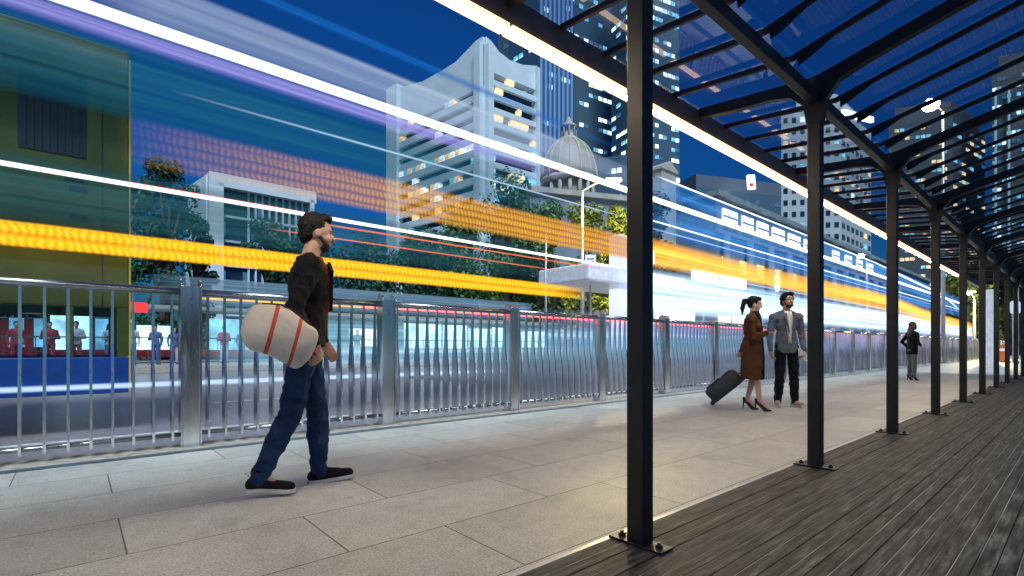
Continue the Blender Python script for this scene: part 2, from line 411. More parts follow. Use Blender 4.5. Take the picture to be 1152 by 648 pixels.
for a in range(len(PU)-1):
    for v0, v1 in ((PV+.012, 2.34), (-1.6, PV-.012)):
        bm = NB(); x0, x1 = PU[a]+.008, PU[a+1]-.008
        vs = [bm.verts.new(p) for p in ((x0, v0, zr(v0)+.122), (x1, v0, zr(v0)+.122), (x1, v1, zr(v1)+.122), (x0, v1, zr(v1)+.122))]
        f = bm.faces.new(vs); bmesh.ops.solidify(bm, geom=[f], thickness=-.008)
        link(bm, 'roof_panel', 'roof_glass', can)

# ------------------------------------------------------------------ railing along the kerb
RV = 5.42
rail = empty('metal_railing', (.79, RV, 0), 'long brushed steel railing of flat bars between paving and road', 'railing')
RP = [.79+1.96*i for i in range(-4, 36)]
for u in RP:
    bm = NB()
    for s in (-1, 1):       # side cheeks with rounded tops
        prof = [(-.075, .0), (.075, .0), (.075, 1.46)] + [(.075*math.cos(a), 1.46+.07*math.sin(a)) for a in [math.pi*k/8 for k in range(1, 8)]] + [(-.075, 1.46)]
        a0, a1 = (u+s*.068, u+s*.082)
        r0 = [bm.verts.new((a0, RV+v, z+.012)) for v, z in prof]; r1 = [bm.verts.new((a1, RV+v, z+.012)) for v, z in prof]
        bm.faces.new(r0); bm.faces.new(r1[::-1])
        for k in range(len(prof)): bm.faces.new((r0[k], r0[(k+1) % len(prof)], r1[(k+1) % len(prof)], r1[k]))
    box(bm, (u-.067, RV-.066, .012), (u+.067, RV+.066, 1.475), bevel=.006)
    p = link(bm, 'post', 'steel', rail)
    for zz in ((1.30, 1.36) if PU else ()):
        bm = NB(); tube(bm, [(u, RV-.0665, zz), (u, RV-.072, zz)], .008, 8); link(bm, 'bolt', 'bolt', p)
ns = 0
def baluster(bm, u):
    # flat bar, narrow at the top, stepping out below mid height
    prof = [(.016, 1.40), (.026, 1.15), (.040, .95), (.070, .78), (.076, .70), (.072, .55), (.066, .16), (.060, .085), (-.060, .085), (-.064, .16), (-.060, .55), (-.052, .70), (-.036, .78), (-.018, .95), (-.014, 1.15), (-.016, 1.40)]
    hw = .0095
    r0 = [bm.verts.new((u-hw, RV+v, z)) for v, z in prof]; r1 = [bm.verts.new((u+hw, RV+v, z)) for v, z in prof]
    n = len(prof)
    for k in range(n): bm.faces.new((r0[k], r0[(k+1) % n], r1[(k+1) % n], r1[k]))
    for a, b in ((0, 13), (1, 12), (2, 11), (3, 10), (4, 9), (5, 8), (6, 7)):
        pass
    for r in (r0, r1):
        for k in range(7): bm.faces.new((r[k], r[k+1], r[n-2-k], r[n-1-k]))
src = None; far = NB(); nb = 0
for i, u in enumerate(RP[:-1]):
    for k in range(1, 14):
        uu = u+k*1.96/14
        if 3 <= i and nb < 100:
            if src is None:
                bm = NB(); baluster(bm, 0); bmesh.ops.translate(bm, verts=bm.verts, vec=(0, -RV, 0))
                src = link(bm, 'baluster', 'steel', rail, local=True); src.location = (uu-.79, 0, 0)
            else: inst(src, 'baluster', rail, (uu-.79, 0, 0))
            nb += 1
        else: baluster(far, uu)
tag(link(far, 'baluster', 'steel', rail), kind='stuff')
for i, u in enumerate(RP[:-1]):
    bm = NB(); tube(bm, [(u+.083, RV, 1.425), (u+1.877, RV, 1.425)], .034, 16); link(bm, 'top_rail', 'steel_dark', rail)
    bm = NB(); tube(bm, [(u+.083, RV, .125), (u+1.877, RV, .125)], .019, 12); link(bm, 'bottom_rail', 'steel_dark', rail)

# ------------------------------------------------------------------ bus standing at the left edge
M['bus_paint'] = mat('olive_bus_paint', (.055, .08, .02), .25, 0, .3, 1.5)
M['bus_blue'] = mat('blue_bus_skirt', (.006, .05, .25), .25, 0, .2, 3)
M['bus_yellow'] = mat('yellow_bus_trim', (.5, .42, .04), .3)
M['rubber'] = mat('black_rubber', (.015, .015, .016), .7)
M['bus_dark'] = mat('dark_bus_grille', (.012, .02, .028), .35)
M['bus_floor'] = mat('bus_floor', (.05, .05, .055), .7)
BU1 = .52; BV0, BV1 = 8.2, 10.7; BU0 = -10.6
bus = empty('double_decker_bus', (BU0+3, 9.4, -.15), 'olive green double-decker bus with blue skirt at the left edge of the road', 'bus')
bm = NB()
for v0, v1 in ((BV0, BV0+.06), (BV1-.06, BV1)):          # side shells above and below the lower window band
    box(bm, (BU0, v0, 1.42), (BU1, v1, 4.72), bevel=.02)
    u = BU0
    while u < BU1-.1:
        box(bm, (u, v0+.004, .80), (u+.07, v1-.004, 1.425)); u += 1.5
    box(bm, (BU1-.12, v0+.002, .80), (BU1-.002, v1-.002, 1.425))
box(bm, (BU0, BV0+.062, 4.62), (BU1, BV1-.062, 4.80), bevel=.03)
box(bm, (BU1-.06, BV0+.062, 1.5), (BU1-.003, BV1-.062, 4.61)); box(bm, (BU0+.003, BV0+.062, 1.5), (BU0+.06, BV1-.062, 4.61))
link(bm, 'body', 'bus_paint', bus)
bm = NB(); box(bm, (BU0, BV0-.004, .33), (BU1, BV0+.056, .795), bevel=.015); box(bm, (BU0, BV1-.056, .33), (BU1, BV1+.004, .795), bevel=.015); link(bm, 'skirt', 'bus_blue', bus)
bm = NB(); box(bm, (BU0+.1, BV0+.062, .40), (BU1-.1, BV1-.062, .52)); link(bm, 'floor', 'bus_floor', bus)
bm = NB(); box(bm, (BU1-.004, BV0-.012, .34), (BU1+.016, BV0+.02, 4.66), bevel=.008); link(bm, 'corner_trim', 'bus_yellow', bus)
for (v0, v1) in ((BV0+.025, BV0+.031), (BV1-.031, BV1-.025)):
    bm = NB(); box(bm, (BU0+.02, v0, .80), (BU1-.121, v1, 1.419)); link(bm, 'lower_window', 'bus_glass', bus)
def busbox(name, x0, y0, x1, y1, m, prot=.012):
    a = PX(x0, y1, BV0); b = PX(x1, y0, BV0); zt = PX((x0+x1)/2, y0, BV0).z; zb = PX((x0+x1)/2, y1, BV0).z
    bm = NB(); box(bm, (a.x, BV0-prot, zb), (b.x, BV0+.004, zt), bevel=.005); return link(bm, name, m, bus)
w = busbox('upper_window', 20, 84, 97, 172, 'bus_dark')
bm = NB(); a = PX(20, 100, BV0); b = PX(97, 100, BV0)
for k in range(1, 9):
    uu = a.x+(b.x-a.x)*k/9; box(bm, (uu-.006, BV0-.02, PX(58, 168, BV0).z), (uu+.006, BV0-.0125, PX(58, 90, BV0).z))
link(bm, 'window_slat', 'bus_dark', w)
for (x0, y0, x1, y1) in ((80, 84, 98, 92), (78, 208, 98, 216), (78, 240, 98, 248), (72, 196, 94, 204)):
    busbox('vent', x0, y0, x1, y1, 'bus_dark', .01)
a = PX(115, 100, BV0).x
bm = NB(); box(bm, (a-.006, BV0-.006, 1.44), (a+.006, BV0+.002, 4.66)); link(bm, 'panel_seam', 'bus_dark', bus)
bm = NB(); box(bm, (BU0, BV0-.006, 3.02), (BU1-.02, BV0+.002, 3.035)); box(bm, (BU0, BV0-.006, 4.30), (BU1-.02, BV0+.002, 4.312)); link(bm, 'panel_seam', 'bus_dark', bus)
for uu in (-2.6, -8.2):
    for vv in (BV0+.02, BV1-.3):
        bm = NB(); tube(bm, [(uu, vv, .33), (uu, vv+.28, .33)], .48, 28, smooth=False); wh = link(bm, 'wheel', 'rubber', bus)
        bm = NB(); tube(bm, [(uu, vv-.012, .33), (uu, vv+.01, .33)], .27, 24, smooth=False); link(bm, 'hub', 'galv', wh)

# ------------------------------------------------------------------ light trails over the road
def ref(y384, x): return HZ-(HZ-y384)*(1225-x)/841.0
TG = 'streaks of light drawn by passing traffic'
def trail(label, pts, v, m, thick=.02, name='light_trail', group=TG):
    """pts: (x, ytop, ybottom) in the street-parallel plane v"""
    bm = NB(); lay = bm.loops.layers.uv.new('UVMap'); lay2 = bm.loops.layers.uv.new('span'); rows = []
    W = [(PX(x, yt, v), PX(x, yb, v)) for x, yt, yb in pts]
    a0 = W[0][0].x; a1 = W[-1][0].x; cl = W[len(W)//2]
    for t, b in W: rows.append([bm.verts.new(p) for p in (b, t, t+Vector((0, thick, 0)), b+Vector((0, thick, 0)))])
    inf = []
    for i in range(len(rows)-1):
        a, b = rows[i], rows[i+1]
        for k, (ya, yb) in enumerate(((0, 1), (1, 1), (1, 0), (0, 0))):
            k2 = (k+1) % 4
            f = bm.faces.new((a[k], a[k2], b[k2], b[k]))
            ua, ub = W[i][0].x, W[i+1][0].x
            for l, q in zip(f.loops, ((ua, ya), (ua, yb), (ub, yb), (ub, ya))):
                l[lay].uv = q; l[lay2].uv = ((q[0]-a0)/(a1-a0), q[1])
    for r_, ux, s in ((rows[0], a0, 0), (rows[-1], a1, 1)):
        f = bm.faces.new(r_)
        for l, yy in zip(f.loops, (0, 1, 1, 0)): l[lay].uv = (ux, yy); l[lay2].uv = (s, yy)
    base = Vector((W[0][0].x, v, W[0][1].z))
    bmesh.ops.translate(bm, verts=bm.verts, vec=-base)
    o = link(bm, name, m); o.location = base
    return tag(o, label, 'light trail', group)
def st(yt, yb, x0, x1): return [(x0, ref(yt, x0), ref(yb, x0)), (x1, ref(yt, x1), ref(yb, x1))]
W1 = (1, 1, 1); CB = (.55, .75, 1)
XL = -420
trail('thick blazing white light streak crossing high from top left to the canopy posts', st(98, 110, XL, 1085), 7.60, trailmat('trail_white', (.85, .92, 1), W1, 3.2, 1.0, 'plain', .35))
trail('violet band of light hugging the underside of the thickest white streak', st(109, 128, XL, 640), 7.66, trailmat('trail_violet', (.12, .14, .55), (.45, .42, .95), .75, .75, 'streak', .35, 0, .3, 2))
trail('broad pale grey veil of light above the thickest white streak', st(58, 101, 90, 760), 7.72, trailmat('trail_veil', (.25, .38, .6), (.55, .67, .88), .72, .38, 'streak', .12, .05, .45, 1.6))
trail('dark violet-blue band of light at the top left corner above the white streak', st(78, 99, XL, 240), 7.74, trailmat('trail_indigo', (.05, .07, .3), (.3, .3, .75), .6, .6, 'streak', .3, 0, .4, 4))
trail('dim blue light streak highest in the dark sky', st(27, 42, 120, 700), 7.78, trailmat('trail_blue_top', (0, .08, .45), (.02, .25, .8), .6, .6, 'streak', .5, .1, .4, 2))
trail('wide faint teal wash of light filling the space between the violet and brown bands', st(126, 192, XL, 640), 7.94, trailmat('trail_teal', (0, .05, .10), (.02, .16, .24), .7, .5, 'streak', .1, 0, .3, 2.5))
trail('faint green-blue wash of light behind the walking man, above the orange band', st(236, 292, XL, 640), 7.96, trailmat('trail_sea', (0, .04, .06), (.04, .16, .2), .7, .4, 'streak', .1, 0, .3, 3))
trail('hair-thin pale blue streak between the thick white streak and the brown dotted band', st(153.5, 156.5, 190, 700), 7.82, trailmat('trail_pale', (.3, .5, .75), (.6, .8, 1), .8, .7, 'plain', .4, .3, .1))
trail('thin white light streak running between the brown dotted band and the orange band', st(245.5, 250, XL, 700), 7.62, trailmat('trail_white_thin', W1, W1, 2.0, 1.0, 'plain', .35, 0, .1))
trail('bright orange dotted band of light just above the railing', st(291, 312, XL, 660), 7.64, trailmat('trail_orange', (.75, .25, 0), (1, .62, .03), 1.05, .96, 'mesh', .1, 0, .12, 5, 2))
trail('brown dotted band of light fading in over the pale office block', st(186, 232, 130, 730), 7.68, trailmat('trail_brown', (.22, .07, .02), (1, .48, .06), .85, .85, 'mesh', .15, .62, .05, 6, 5))
trail('smooth orange and yellow band of light sweeping behind the couple', [(700, ref(176, 700), ref(240, 700)), (870, ref(180, 870), ref(236, 870)), (985, 326, 349), (1012, 335, 354), (1040, 347, 364), (1066, 355, 368), (1095, 363, 371)], 7.70, trailmat('trail_amber', (.95, .32, .01), (1, .66, .12), 1.25, .95, 'streak', .3, .03, .05, 5))
trail('hair-thin red streak left of the walking man', st(245, 247.5, 135, 345), 7.84, trailmat('trail_red', (.9, .05, .02), (1, .15, .05), 1.2, .9, 'plain', .4, .1, .1))
trail('hair-thin red streak under the thin white streak', st(254, 256.5, 330, 690), 7.86, M.setdefault('trail_red2', trailmat('trail_red_dim', (.8, .08, .03), (1, .3, .15), .9, .8, 'plain', .4, .1, .2)))
trail('lowest of the thin red streaks, among the dark trees', st(268, 270, 300, 640), 7.88, M['trail_red2'])
trail('thin amber streak level with the top rail behind the walking man', st(343, 345.5, 215, 440), 6.6, trailmat('trail_thin_amber', (1, .45, .05), (1, .6, .1), 1.1, .9, 'plain', .4, .1, .1))
trail('grey-blue band of light lying along the top rail right of the walking man', st(324, 352, 160, 600), 7.9, trailmat('trail_slate', (.03, .12, .22), (.3, .5, .72), .55, .8, 'streak', .08, .15, .04, 4))
trail('pale blue streak seen low between the railing bars', st(421, 427, XL, 700), 8.05, trailmat('trail_low', (.3, .5, .9), (.7, .85, 1), .9, .85, 'plain', .4, 0, .2))
# right half: blue-white wash of the far traffic
trail('slender blue-white streak along the roof line of the blue light wash', [(738, ref(55, 738), ref(59.5, 738)), (985, ref(55, 985), ref(60, 985)), (1030, 316, 319), (1060, 330, 332.5), (1078, 346, 348)], 7.56, trailmat('trail_roofline', CB, W1, 1.6, .95, 'plain', .4, .03, .05))
trail('translucent blue wash of light between the roof line streak and the thick white streak', [(712, ref(57, 712), ref(176, 712)), (985, ref(57, 985), ref(176, 985)), (1095, ref(70, 1095), ref(200, 1095))], 8.1, trailmat('trail_bluewash', (.0, .07, .32), (.06, .36, .95), .85, .5, 'streak', .03, .05, .0, 3.5))
trail('fine white streak just under the thick white streak behind the couple', st(144, 148.5, 705, 1090), 7.58, trailmat('trail_fine', CB, W1, 1.4, .9, 'plain', .4, .04, .1))
trail('fine pale streak touching the top of the orange sweep', st(160, 163, 705, 1090), 7.54, M.setdefault('trail_fine2', trailmat('trail_fine_dim', (.2, .45, .9), CB, 1.0, .7, 'plain', .4, .04, .2)))
trail('wide white-blue glare of light behind the heads of the couple', st(236, 330, 690, 1095), 7.80, trailmat('trail_glare', (.36, .64, 1), (.86, .97, 1), 1.35, .92, 'streak', .24, .03, .02, 4))
trail('deep blue and violet wash of light behind the railing right of the first canopy post', st(328, 418, 600, 1095), 7.92, trailmat('trail_lowwash', (.06, .22, .8), (.5, .68, 1), .95, .85, 'streak', .15, .1, .02, 5))
trail('soft cyan-blue wash of light low between the railing bars right of the walking man', st(352, 420, 215, 720), 8.3, trailmat('trail_cyanlow', (.05, .30, .6), (.5, .85, 1), .9, .5, 'streak', .25, .15, .1, 4))
trail('white streak slanting just above the man in the grey blazer', st(232, 237, 770, 1090), 7.5, M['trail_fine2'])
trail('bright white streak running level with the shoulders of the couple', st(288, 296, 712, 1060), 7.46, trailmat('trail_fine_b', CB, W1, 1.5, .85, 'plain', .4, .1, .2))
trail('red tail-light streak close behind the top rail', [(395, 343.5, 345.5), (1100, 384.0, 384.6)], 6.3, trailmat('trail_tail', (1, .04, .05), (1, .12, .1), 5, 1, 'plain', .3))
tail = [o for o in bpy.data.objects if o.get('label', '').startswith('red tail-light')][0]
# ------------------------------------------------------------------ buildings
def wallmat(name, c, gridx, gridz, line, linec, rough=.35, var=.12, spec=.5):
    """wall with a fine grid of joints or mullions (UV metres)"""
    m, nt, b = nmat(name); L = nt.links.new; N = nt.nodes.new
    uv = N('ShaderNodeUVMap'); uv.uv_map = 'UVMap'
    br = N('ShaderNodeTexBrick'); br.offset = 0; br.squash = 1; br.inputs['Scale'].default_value = 1
    br.inputs['Brick Width'].default_value = gridx; br.inputs['Row Height'].default_value = gridz
    br.inputs['Mortar Size'].default_value = line; br.inputs['Mortar Smooth'].default_value = .1
    br.inputs['Color1'].default_value = (*[x*(1-var) for x in c], 1); br.inputs['Color2'].default_value = (*[min(1, x*(1+var)) for x in c], 1); br.inputs['Mortar'].default_value = (*linec, 1)
    L(uv.outputs[0], br.inputs['Vector']); L(br.outputs['Color'], b.inputs['Base Color'])
    b.inputs['Roughness'].default_value = rough; b.inputs['Specular IOR Level'].default_value = spec
    return m
M['concrete'] = mat('pale_concrete', (.66, .78, .86), .75, 0, .08, .4, .1, 8)
M['glass_dark'] = mat('dark_window_glass', (.012, .03, .06), .12, 0, .3, .6)
M['glass_tower'] = wallmat('blue_glass_curtain_wall', (.015, .05, .13), 1.6, 3.6, .14, (.05, .11, .2), .15)
M['glass_tower2'] = wallmat('steel_blue_curtain_wall', (.02, .06, .12), 3.2, 3.9, .5, (.08, .14, .2), .2)
M['tile_wall'] = wallmat('pale_tile_wall', (.55, .62, .66), 3.4, 3.1, .06, (.4, .46, .5), .6)
M['dark_tower'] = wallmat('dusk_dark_wall', (.03, .045, .06), 2.6, 3.3, .22, (.06, .075, .09), .5)
M['stone'] = mat('old_granite', (.42, .42, .40), .8, 0, .2, .7, .3, 5)
M['stone_blue_lit'] = mat('blue_lit_stone', (.2, .26, .32), .8, 0, .25, .5, .3, 5)  # blue light on the facade put into the stone colour
M['dome'] = mat('dome_cladding', (.36, .32, .26), .55, 0, .15, 1.2)
M['w_warm'] = winmat('lit_window_warm', (1, .72, .36), 1.3)
M['w_white'] = winmat('lit_window_white', (.75, .95, 1), 1.9)
M['w_cyan'] = winmat('lit_window_cyan', (.22, .62, .85), 1.2)
M['w_dim'] = winmat('lit_window_dim', (.08, .22, .42), .6)
M['neon'] = emat('white_edge_light', (.75, .85, 1), 2.2, False)
M['panel_light'] = winmat('shelter_light_panel', (.5, .9, 1), 2.4)
M['panel_white'] = emat('white_light_panel', (.9, .96, 1), 1.6, False)
M['red_sign'] = emat('red_sign_light', (1, .03, .02), 1.0, False)

class Building:
    def __init__(s, name, base, label, cat='building', group=None):
        s.o = empty(name, base, label, cat, group); s.w = []
    def win(s, c, d, hw, hh, m, t=.12): s.w.append((Vector(c), d, hw, hh, m, t))
    def close(s, wname='window'):
        s.w.sort(key=lambda w: -(w[2]*w[3])*(4 if w[4] not in ('glass_dark',) else 1)/max(1, w[0].length)**2)
        cache = {}; rest = {}
        for i, (c, d, hw, hh, m, t) in enumerate(s.w):
            rz = math.atan2(d[1], d[0])
            if i < 100:
                k = (round(hw, 3), round(hh, 3), m, t)
                if k not in cache:
                    bm = NB(); box(bm, (-hw, -t, -hh), (hw, t, hh)); o = link(bm, wname, m, s.o, local=True); cache[k] = o
                else: o = inst(cache[k], wname, s.o)
                o.location = c-wloc(s.o); o.rotation_euler.z = rz
            else: rest.setdefault(m, []).append((c, d, hw, hh, t))
        if rest:
            bm = NB(); ms = list(rest)
            for mi, m in enumerate(ms):
                for c, d, hw, hh, t in rest[m]: obox(bm, c, (d[0], d[1], 0), hw, t, hh, mi)
            tag(link(bm, wname, ms, s.o), kind='stuff')
def outward(A, B):
    """unit normal of the wall AB that faces the camera"""
    d = (Vector(B[:2])-Vector(A[:2])); n = Vector((d.y, -d.x)).normalized(); mid = (Vector(A[:2])+Vector(B[:2]))/2
    return n if n.dot(-mid) > 0 else -n
def facade(bl, A, B, z0, z1, nc, nr, fw, fh, pick, t=.12, inset=0):
    """pick(c, r) -> material key or None"""
    A = Vector(A[:2]); B = Vector(B[:2]); d = B-A; Ln = d.length; d.normalize(); n = outward(A, B)
    cw = Ln/nc; rh = (z1-z0)/nr
    for c in range(nc):
        for r in range(nr):
            m = pick(c, r)
            if not m: continue
            p = A+d*(cw*(c+.5))+n*(inset)
            bl.win((p.x, p.y, z0+rh*(r+.5)), (d.x, d.y), cw*fw/2, rh*fh/2, m, t)
def footprint(A, B, depth):
    """rectangle behind the wall AB"""
    n = outward(A, B); A = Vector(A[:2]); B = Vector(B[:2])
    return [tuple(A), tuple(B), tuple(B-n*depth), tuple(A-n*depth)]
def quad3(C, Lp, Rp):
    """corner building: near corner C, ends of its two visible walls"""
    C, Lp, Rp = Vector(C[:2]), Vector(Lp[:2]), Vector(Rp[:2])
    return [tuple(C), tuple(Rp), tuple(Lp+Rp-C), tuple(Lp)]

# --- pale office block with a swept roof
def office():
    C = PF(545, 200, 90); Lp = PF(440, 200, 109); Rp = PF(603, 200, 97.5)
    zt = lambda y, F: H+(HZ-y)/FL*F
    b = Building('office_block', (C.x, C.y, -.15), 'pale office block with a peaked swept roofline and deep horizontal slats')
    bm = NB(); dl = (Lp-C); dl.z = 0; dr = (Rp-C); dr.z = 0
    nl, nr = outward(C, Lp), outward(C, Rp)
    # roof crown: sampled along each wall, swept up to the corner
    def crown(A, D, tops, n):
        th = Vector((-n.x, -n.y, 0))*1.2
        rows = []
        for t, z in tops:
            p = A+D*t; p.z = 0; o = Vector((n.x, n.y, 0))*.4
            rows.append([bm.verts.new(Vector((q.x, q.y, zz))) for q, zz in ((p+o, zlow), (p+o, z), (p+th, z), (p+th, zlow))])
        for a, c in zip(rows, rows[1:]):
            for k in range(4): bm.faces.new((a[k], a[(k+1) % 4], c[(k+1) % 4], c[k]))
        bm.faces.new(rows[0][::-1]); bm.faces.new(rows[-1])
    
    sweepL = [(0, zt(42, 90)), (.06, zt(46, 91)), (.14, zt(58, 93)), (.25, zt(71, 95)), (.4, zt(82, 98)), (.6, zt(91, 101)), (.8, zt(97, 105)), (1, zt(101, 109))]
    sweepR = [(0, zt(42, 90)), (.1, zt(47, 90.7)), (.25, zt(60, 92)), (.45, zt(69, 93.5)), (.7, zt(73, 95)), (1, zt(75, 97.5))]
    zlow = zt(98, 90); crown(C, dl, sweepL, nl)
    zlow = zt(79, 90); crown(C, dr, sweepR, nr)
    link(bm, 'roof', 'concrete', b.o)
    bm = NB(); q = quad3(C, Lp, Rp); cen = sum((Vector(p) for p in q), Vector((0, 0)))/4
    prism(bm, [tuple(Vector(p)+(cen-Vector(p))*.06) for p in q], -.1, zt(90, 90)); link(bm, 'wall', 'glass_dark', b.o)
    # corner pier and end piers
    bm = NB()
    for P, D, n, a, w, ztop in ((C, dl, nl, 0, .055, zt(50, 90)), (C, dl, nl, .87, .13, zt(100, 108)), (C, dr, nr, 0, .10, zt(52, 90)), (C, dr, nr, .95, .05, zt(78, 97))):
        p0 = P+D*a; p1 = P+D*(a+w); c = (p0+p1)/2; c.z = (ztop-.1)/2; o = Vector((n.x, n.y, 0))
        obox(bm, c+o*.35, D, (p1-p0).length/2, .9, (ztop+.1)/2)
    link(bm, 'pier', 'concrete', b.o)
    # slats
    ys = [88+15.5*i for i in range(0, 11)]
    for side, D, n, a0, a1 in (('l', dl, nl, .055, .87), ('r', dr, nr, .10, .95)):
        for i, y in enumerate(ys):
            z = zt(y + (20 if side == 'l' else 3), 90)
            if z < 3: continue
            p0 = C+D*a0; p1 = C+D*a1; c = (p0+p1)/2; c.z = z
            bm = NB(); obox(bm, c+Vector((n.x, n.y, 0))*.35, D, (p1-p0).length/2, .32, .66 if side == 'l' else .50); link(bm, 'slat', 'concrete', b.o)
            # lit panes between slats
            nwin = 16 if side == 'l' else 12
            for k in range(nwin):
                lit = {('l', 3): .0, ('l', 4): .55, ('l', 6): .5, ('l', 8): .3, ('r', 3): .75, ('r', 5): .8, ('r', 7): .4, ('r', 8): .3}.get((side, i), .06)
                run = noise.noise(Vector((k*.35, i*3.1, 4 if side == 'l' else 9)))
                if lit and run > .35-lit*.75:
                    t = a0+(a1-a0)*(k+.5)/nwin; p = C+D*t; p.z = z+1.25
                    b.win(p+Vector((n.x, n.y, 0))*.12, D.xy.normalized(), (a1-a0)*D.length/nwin*.42, .5, 'w_warm' if side == 'r' and i < 5 else random.choice(('w_white', 'w_warm', 'w_cyan')), .5)
    b.close()
office()

# --- glass towers
def tower(name, label, C, Lp, Rp, ztop, m, cols, rows, p, mats, zb=-.1, fw=.8, fh=.35, crown=True, hseed=1):
    b = Building(name, (C.x, C.y, -.15), label)
    bm = NB(); prism(bm, quad3(C, Lp, Rp), zb, ztop); link(bm, 'wall', m, b.o)
    for X, ncol in ((Lp, cols[0]), (Rp, cols[1])):
        if ncol == 0: continue
        sd = hseed + (5 if X is Rp else 0)
        def pick(c, r):
            q = noise.noise(Vector((c*.45, r*1.7+sd*13.3, sd*2.2))) + random.uniform(-.25, .25)
            return random.choice(mats) if q > p else None
        facade(b, C, X, zb+6, ztop-2, ncol, rows, fw, fh, pick, .15)
    if crown:
        bm = NB(); q = quad3(C, Lp, Rp); prism(bm, [tuple(Vector(p_)*1.0+(sum((Vector(a) for a in q), Vector((0, 0)))/4-Vector(p_))*.12) for p_ in q], ztop+.02, ztop+5); link(bm, 'roof', 'dark_tower', b.o)
    b.close(); return b
WM = ['w_white', 'w_cyan', 'w_cyan', 'w_dim', 'w_dim']
tower('glass_tower', 'striped glass tower with glowing vertical fins directly behind the pale office block', PF(607, 200, 150), PF(572, 200, 160), PF(646, 200, 158), 122, 'glass_tower', (6, 8), 30, .28, WM, hseed=2)
tb = bpy.data.objects['glass_tower']
A, B = PF(607, 200, 149.6), PF(646, 200, 157.6)
for k in range(8):
    p = A+(B-A)*(k+.3)/8; bm = NB(); box(bm, (p.x-.16, p.y-.5, 40), (p.x+.16, p.y+.1, 118)); link(bm, 'fin', M.setdefault('fin', emat('fin_light', (.16, .36, .8), .5, False)), tb)
tower('glass_tower', 'tall blue glass tower with scattered lit offices rising behind the dome', PF(640, 200, 190), PF(560, 200, 215), PF(703, 200, 205), 190, 'glass_tower2', (12, 12), 44, .17, WM, hseed=3, crown=False)
tower('glass_tower', 'tallest blue glass tower with many lit windows behind the first canopy post', PF(722, 200, 165), PF(688, 200, 180), PF(764, 200, 172), 150, 'glass_tower2', (6, 9), 40, -.02, ['w_white', 'w_cyan', 'w_cyan', 'w_white', 'w_dim'], hseed=4, crown=False)
tower('glass_tower', 'low dark glass block with a band of lit floors behind the dome', PF(700, 200, 120), PF(640, 200, 126), PF(765, 200, 128), 47, 'glass_tower2', (10, 9), 12, .12, ['w_cyan', 'w_dim', 'w_white'], hseed=6, crown=False)

# --- pale hotel tower with a regular grid of windows
def hotel():
    C = PF(946, 200, 120); Lp = PF(879, 200, 122); Rp = PF(980, 200, 136); zt = H+(HZ-118)/FL*120
    b = Building('hotel_tower', (C.x, C.y, -.15), 'pale tiled tower with small dark windows and a lit white roof edge')
    bm = NB(); prism(bm, quad3(C, Lp, Rp), -.1, zt); link(bm, 'wall', 'tile_wall', b.o)
    def pick(c, r): return random.choice(['glass_dark']*9+['w_warm', 'w_white', 'w_cyan'])
    facade(b, C, Lp, 6, zt-1.5, 7, 18, .5, .42, pick, .1); facade(b, C, Rp, 6, zt-1.5, 7, 18, .55, .42, pick, .1)
    bm = NB()
    n = outward(C, Rp); p0, p1 = C.copy(), Rp.copy(); c = (p0+p1)/2; c.z = zt+.8; obox(bm, c+Vector((n.x, n.y, 0))*.3, p1-p0, (p1-p0).xy.length/2, .4, .7)
    link(bm, 'roof_light', 'neon', b.o)
    bm = NB(); q = quad3(C, Lp, Rp); cen = sum((Vector(a) for a in q), Vector((0, 0)))/4; prism(bm, [tuple(Vector(a)+(cen-Vector(a))*.3) for a in q], zt+.01, zt+4); link(bm, 'roof', 'tile_wall', b.o)
    b.close()
hotel()
tower('apartment_tower', 'dark slab tower with few lit windows behind the lamp above the deck', PF(1072, 200, 170), PF(1000, 200, 176), PF(1108, 200, 186), 80, 'dark_tower', (12, 8), 24, .06, ['w_dim', 'w_cyan', 'w_warm'], hseed=8)
tower('apartment_tower', 'tallest dark tower at the right edge with a pale vertical light line', PF(1160, 200, 160), PF(1116, 200, 165), PF(1230, 200, 180), 92, 'dark_tower', (8, 8), 28, .0, ['w_dim', 'w_cyan', 'w_white'], hseed=9)
tb = bpy.data.objects['apartment_tower.001']
for x in (1119, 1134):
    p = PF(x, 200, 162.3); bm = NB(); box(bm, (p.x-.35, p.y-.5, 30), (p.x+.35, p.y, 84)); link(bm, 'edge_light', M.setdefault('edge_l', emat('edge_light', (.3, .6, .8), .55, False)), tb)

# --- low office slab with rooftop sign
def lowblock():
    C = PF(888, 200, 160); Lp = PF(783, 200, 150); zt = H+(HZ-202)/FL*155
    b = Building('office_slab', (Lp.x, Lp.y, -.15), 'low long office slab with a ribbed parapet and a small white and red rooftop sign')
    bm = NB(); prism(bm, footprint(Lp, C, 30), -.1, zt-4); link(bm, 'wall', 'glass_tower2', b.o)
    bm = NB(); fp = footprint(Lp, C, 30); prism(bm, fp, zt-3.99, zt); link(bm, 'parapet', M.setdefault('parapet', wallmat('ribbed_parapet', (.3, .36, .42), 1.2, 9, .25, (.1, .14, .2), .6)), b.o)
    def pick(c, r): return random.choice(['w_cyan', 'w_dim', 'w_dim', None, 'w_warm'] if r in (3, 5) else ['w_dim', None, None])
    facade(b, Lp, C, 20, zt-5, 18, 8, .8, .4, pick, .15)
    p = PF(846, 210, 149)
    bm = NB(); obox(bm, PF(845, 205, 149), (C-Lp), 1.2, .4, 2.1); s = link(bm, 'sign', 'neon', b.o)
    bm = NB(); obox(bm, PF(845, 208, 148.4), (C-Lp), .6, .2, .5); link(bm, 'sign_panel', 'red_sign', s)
    b.close()
lowblock()

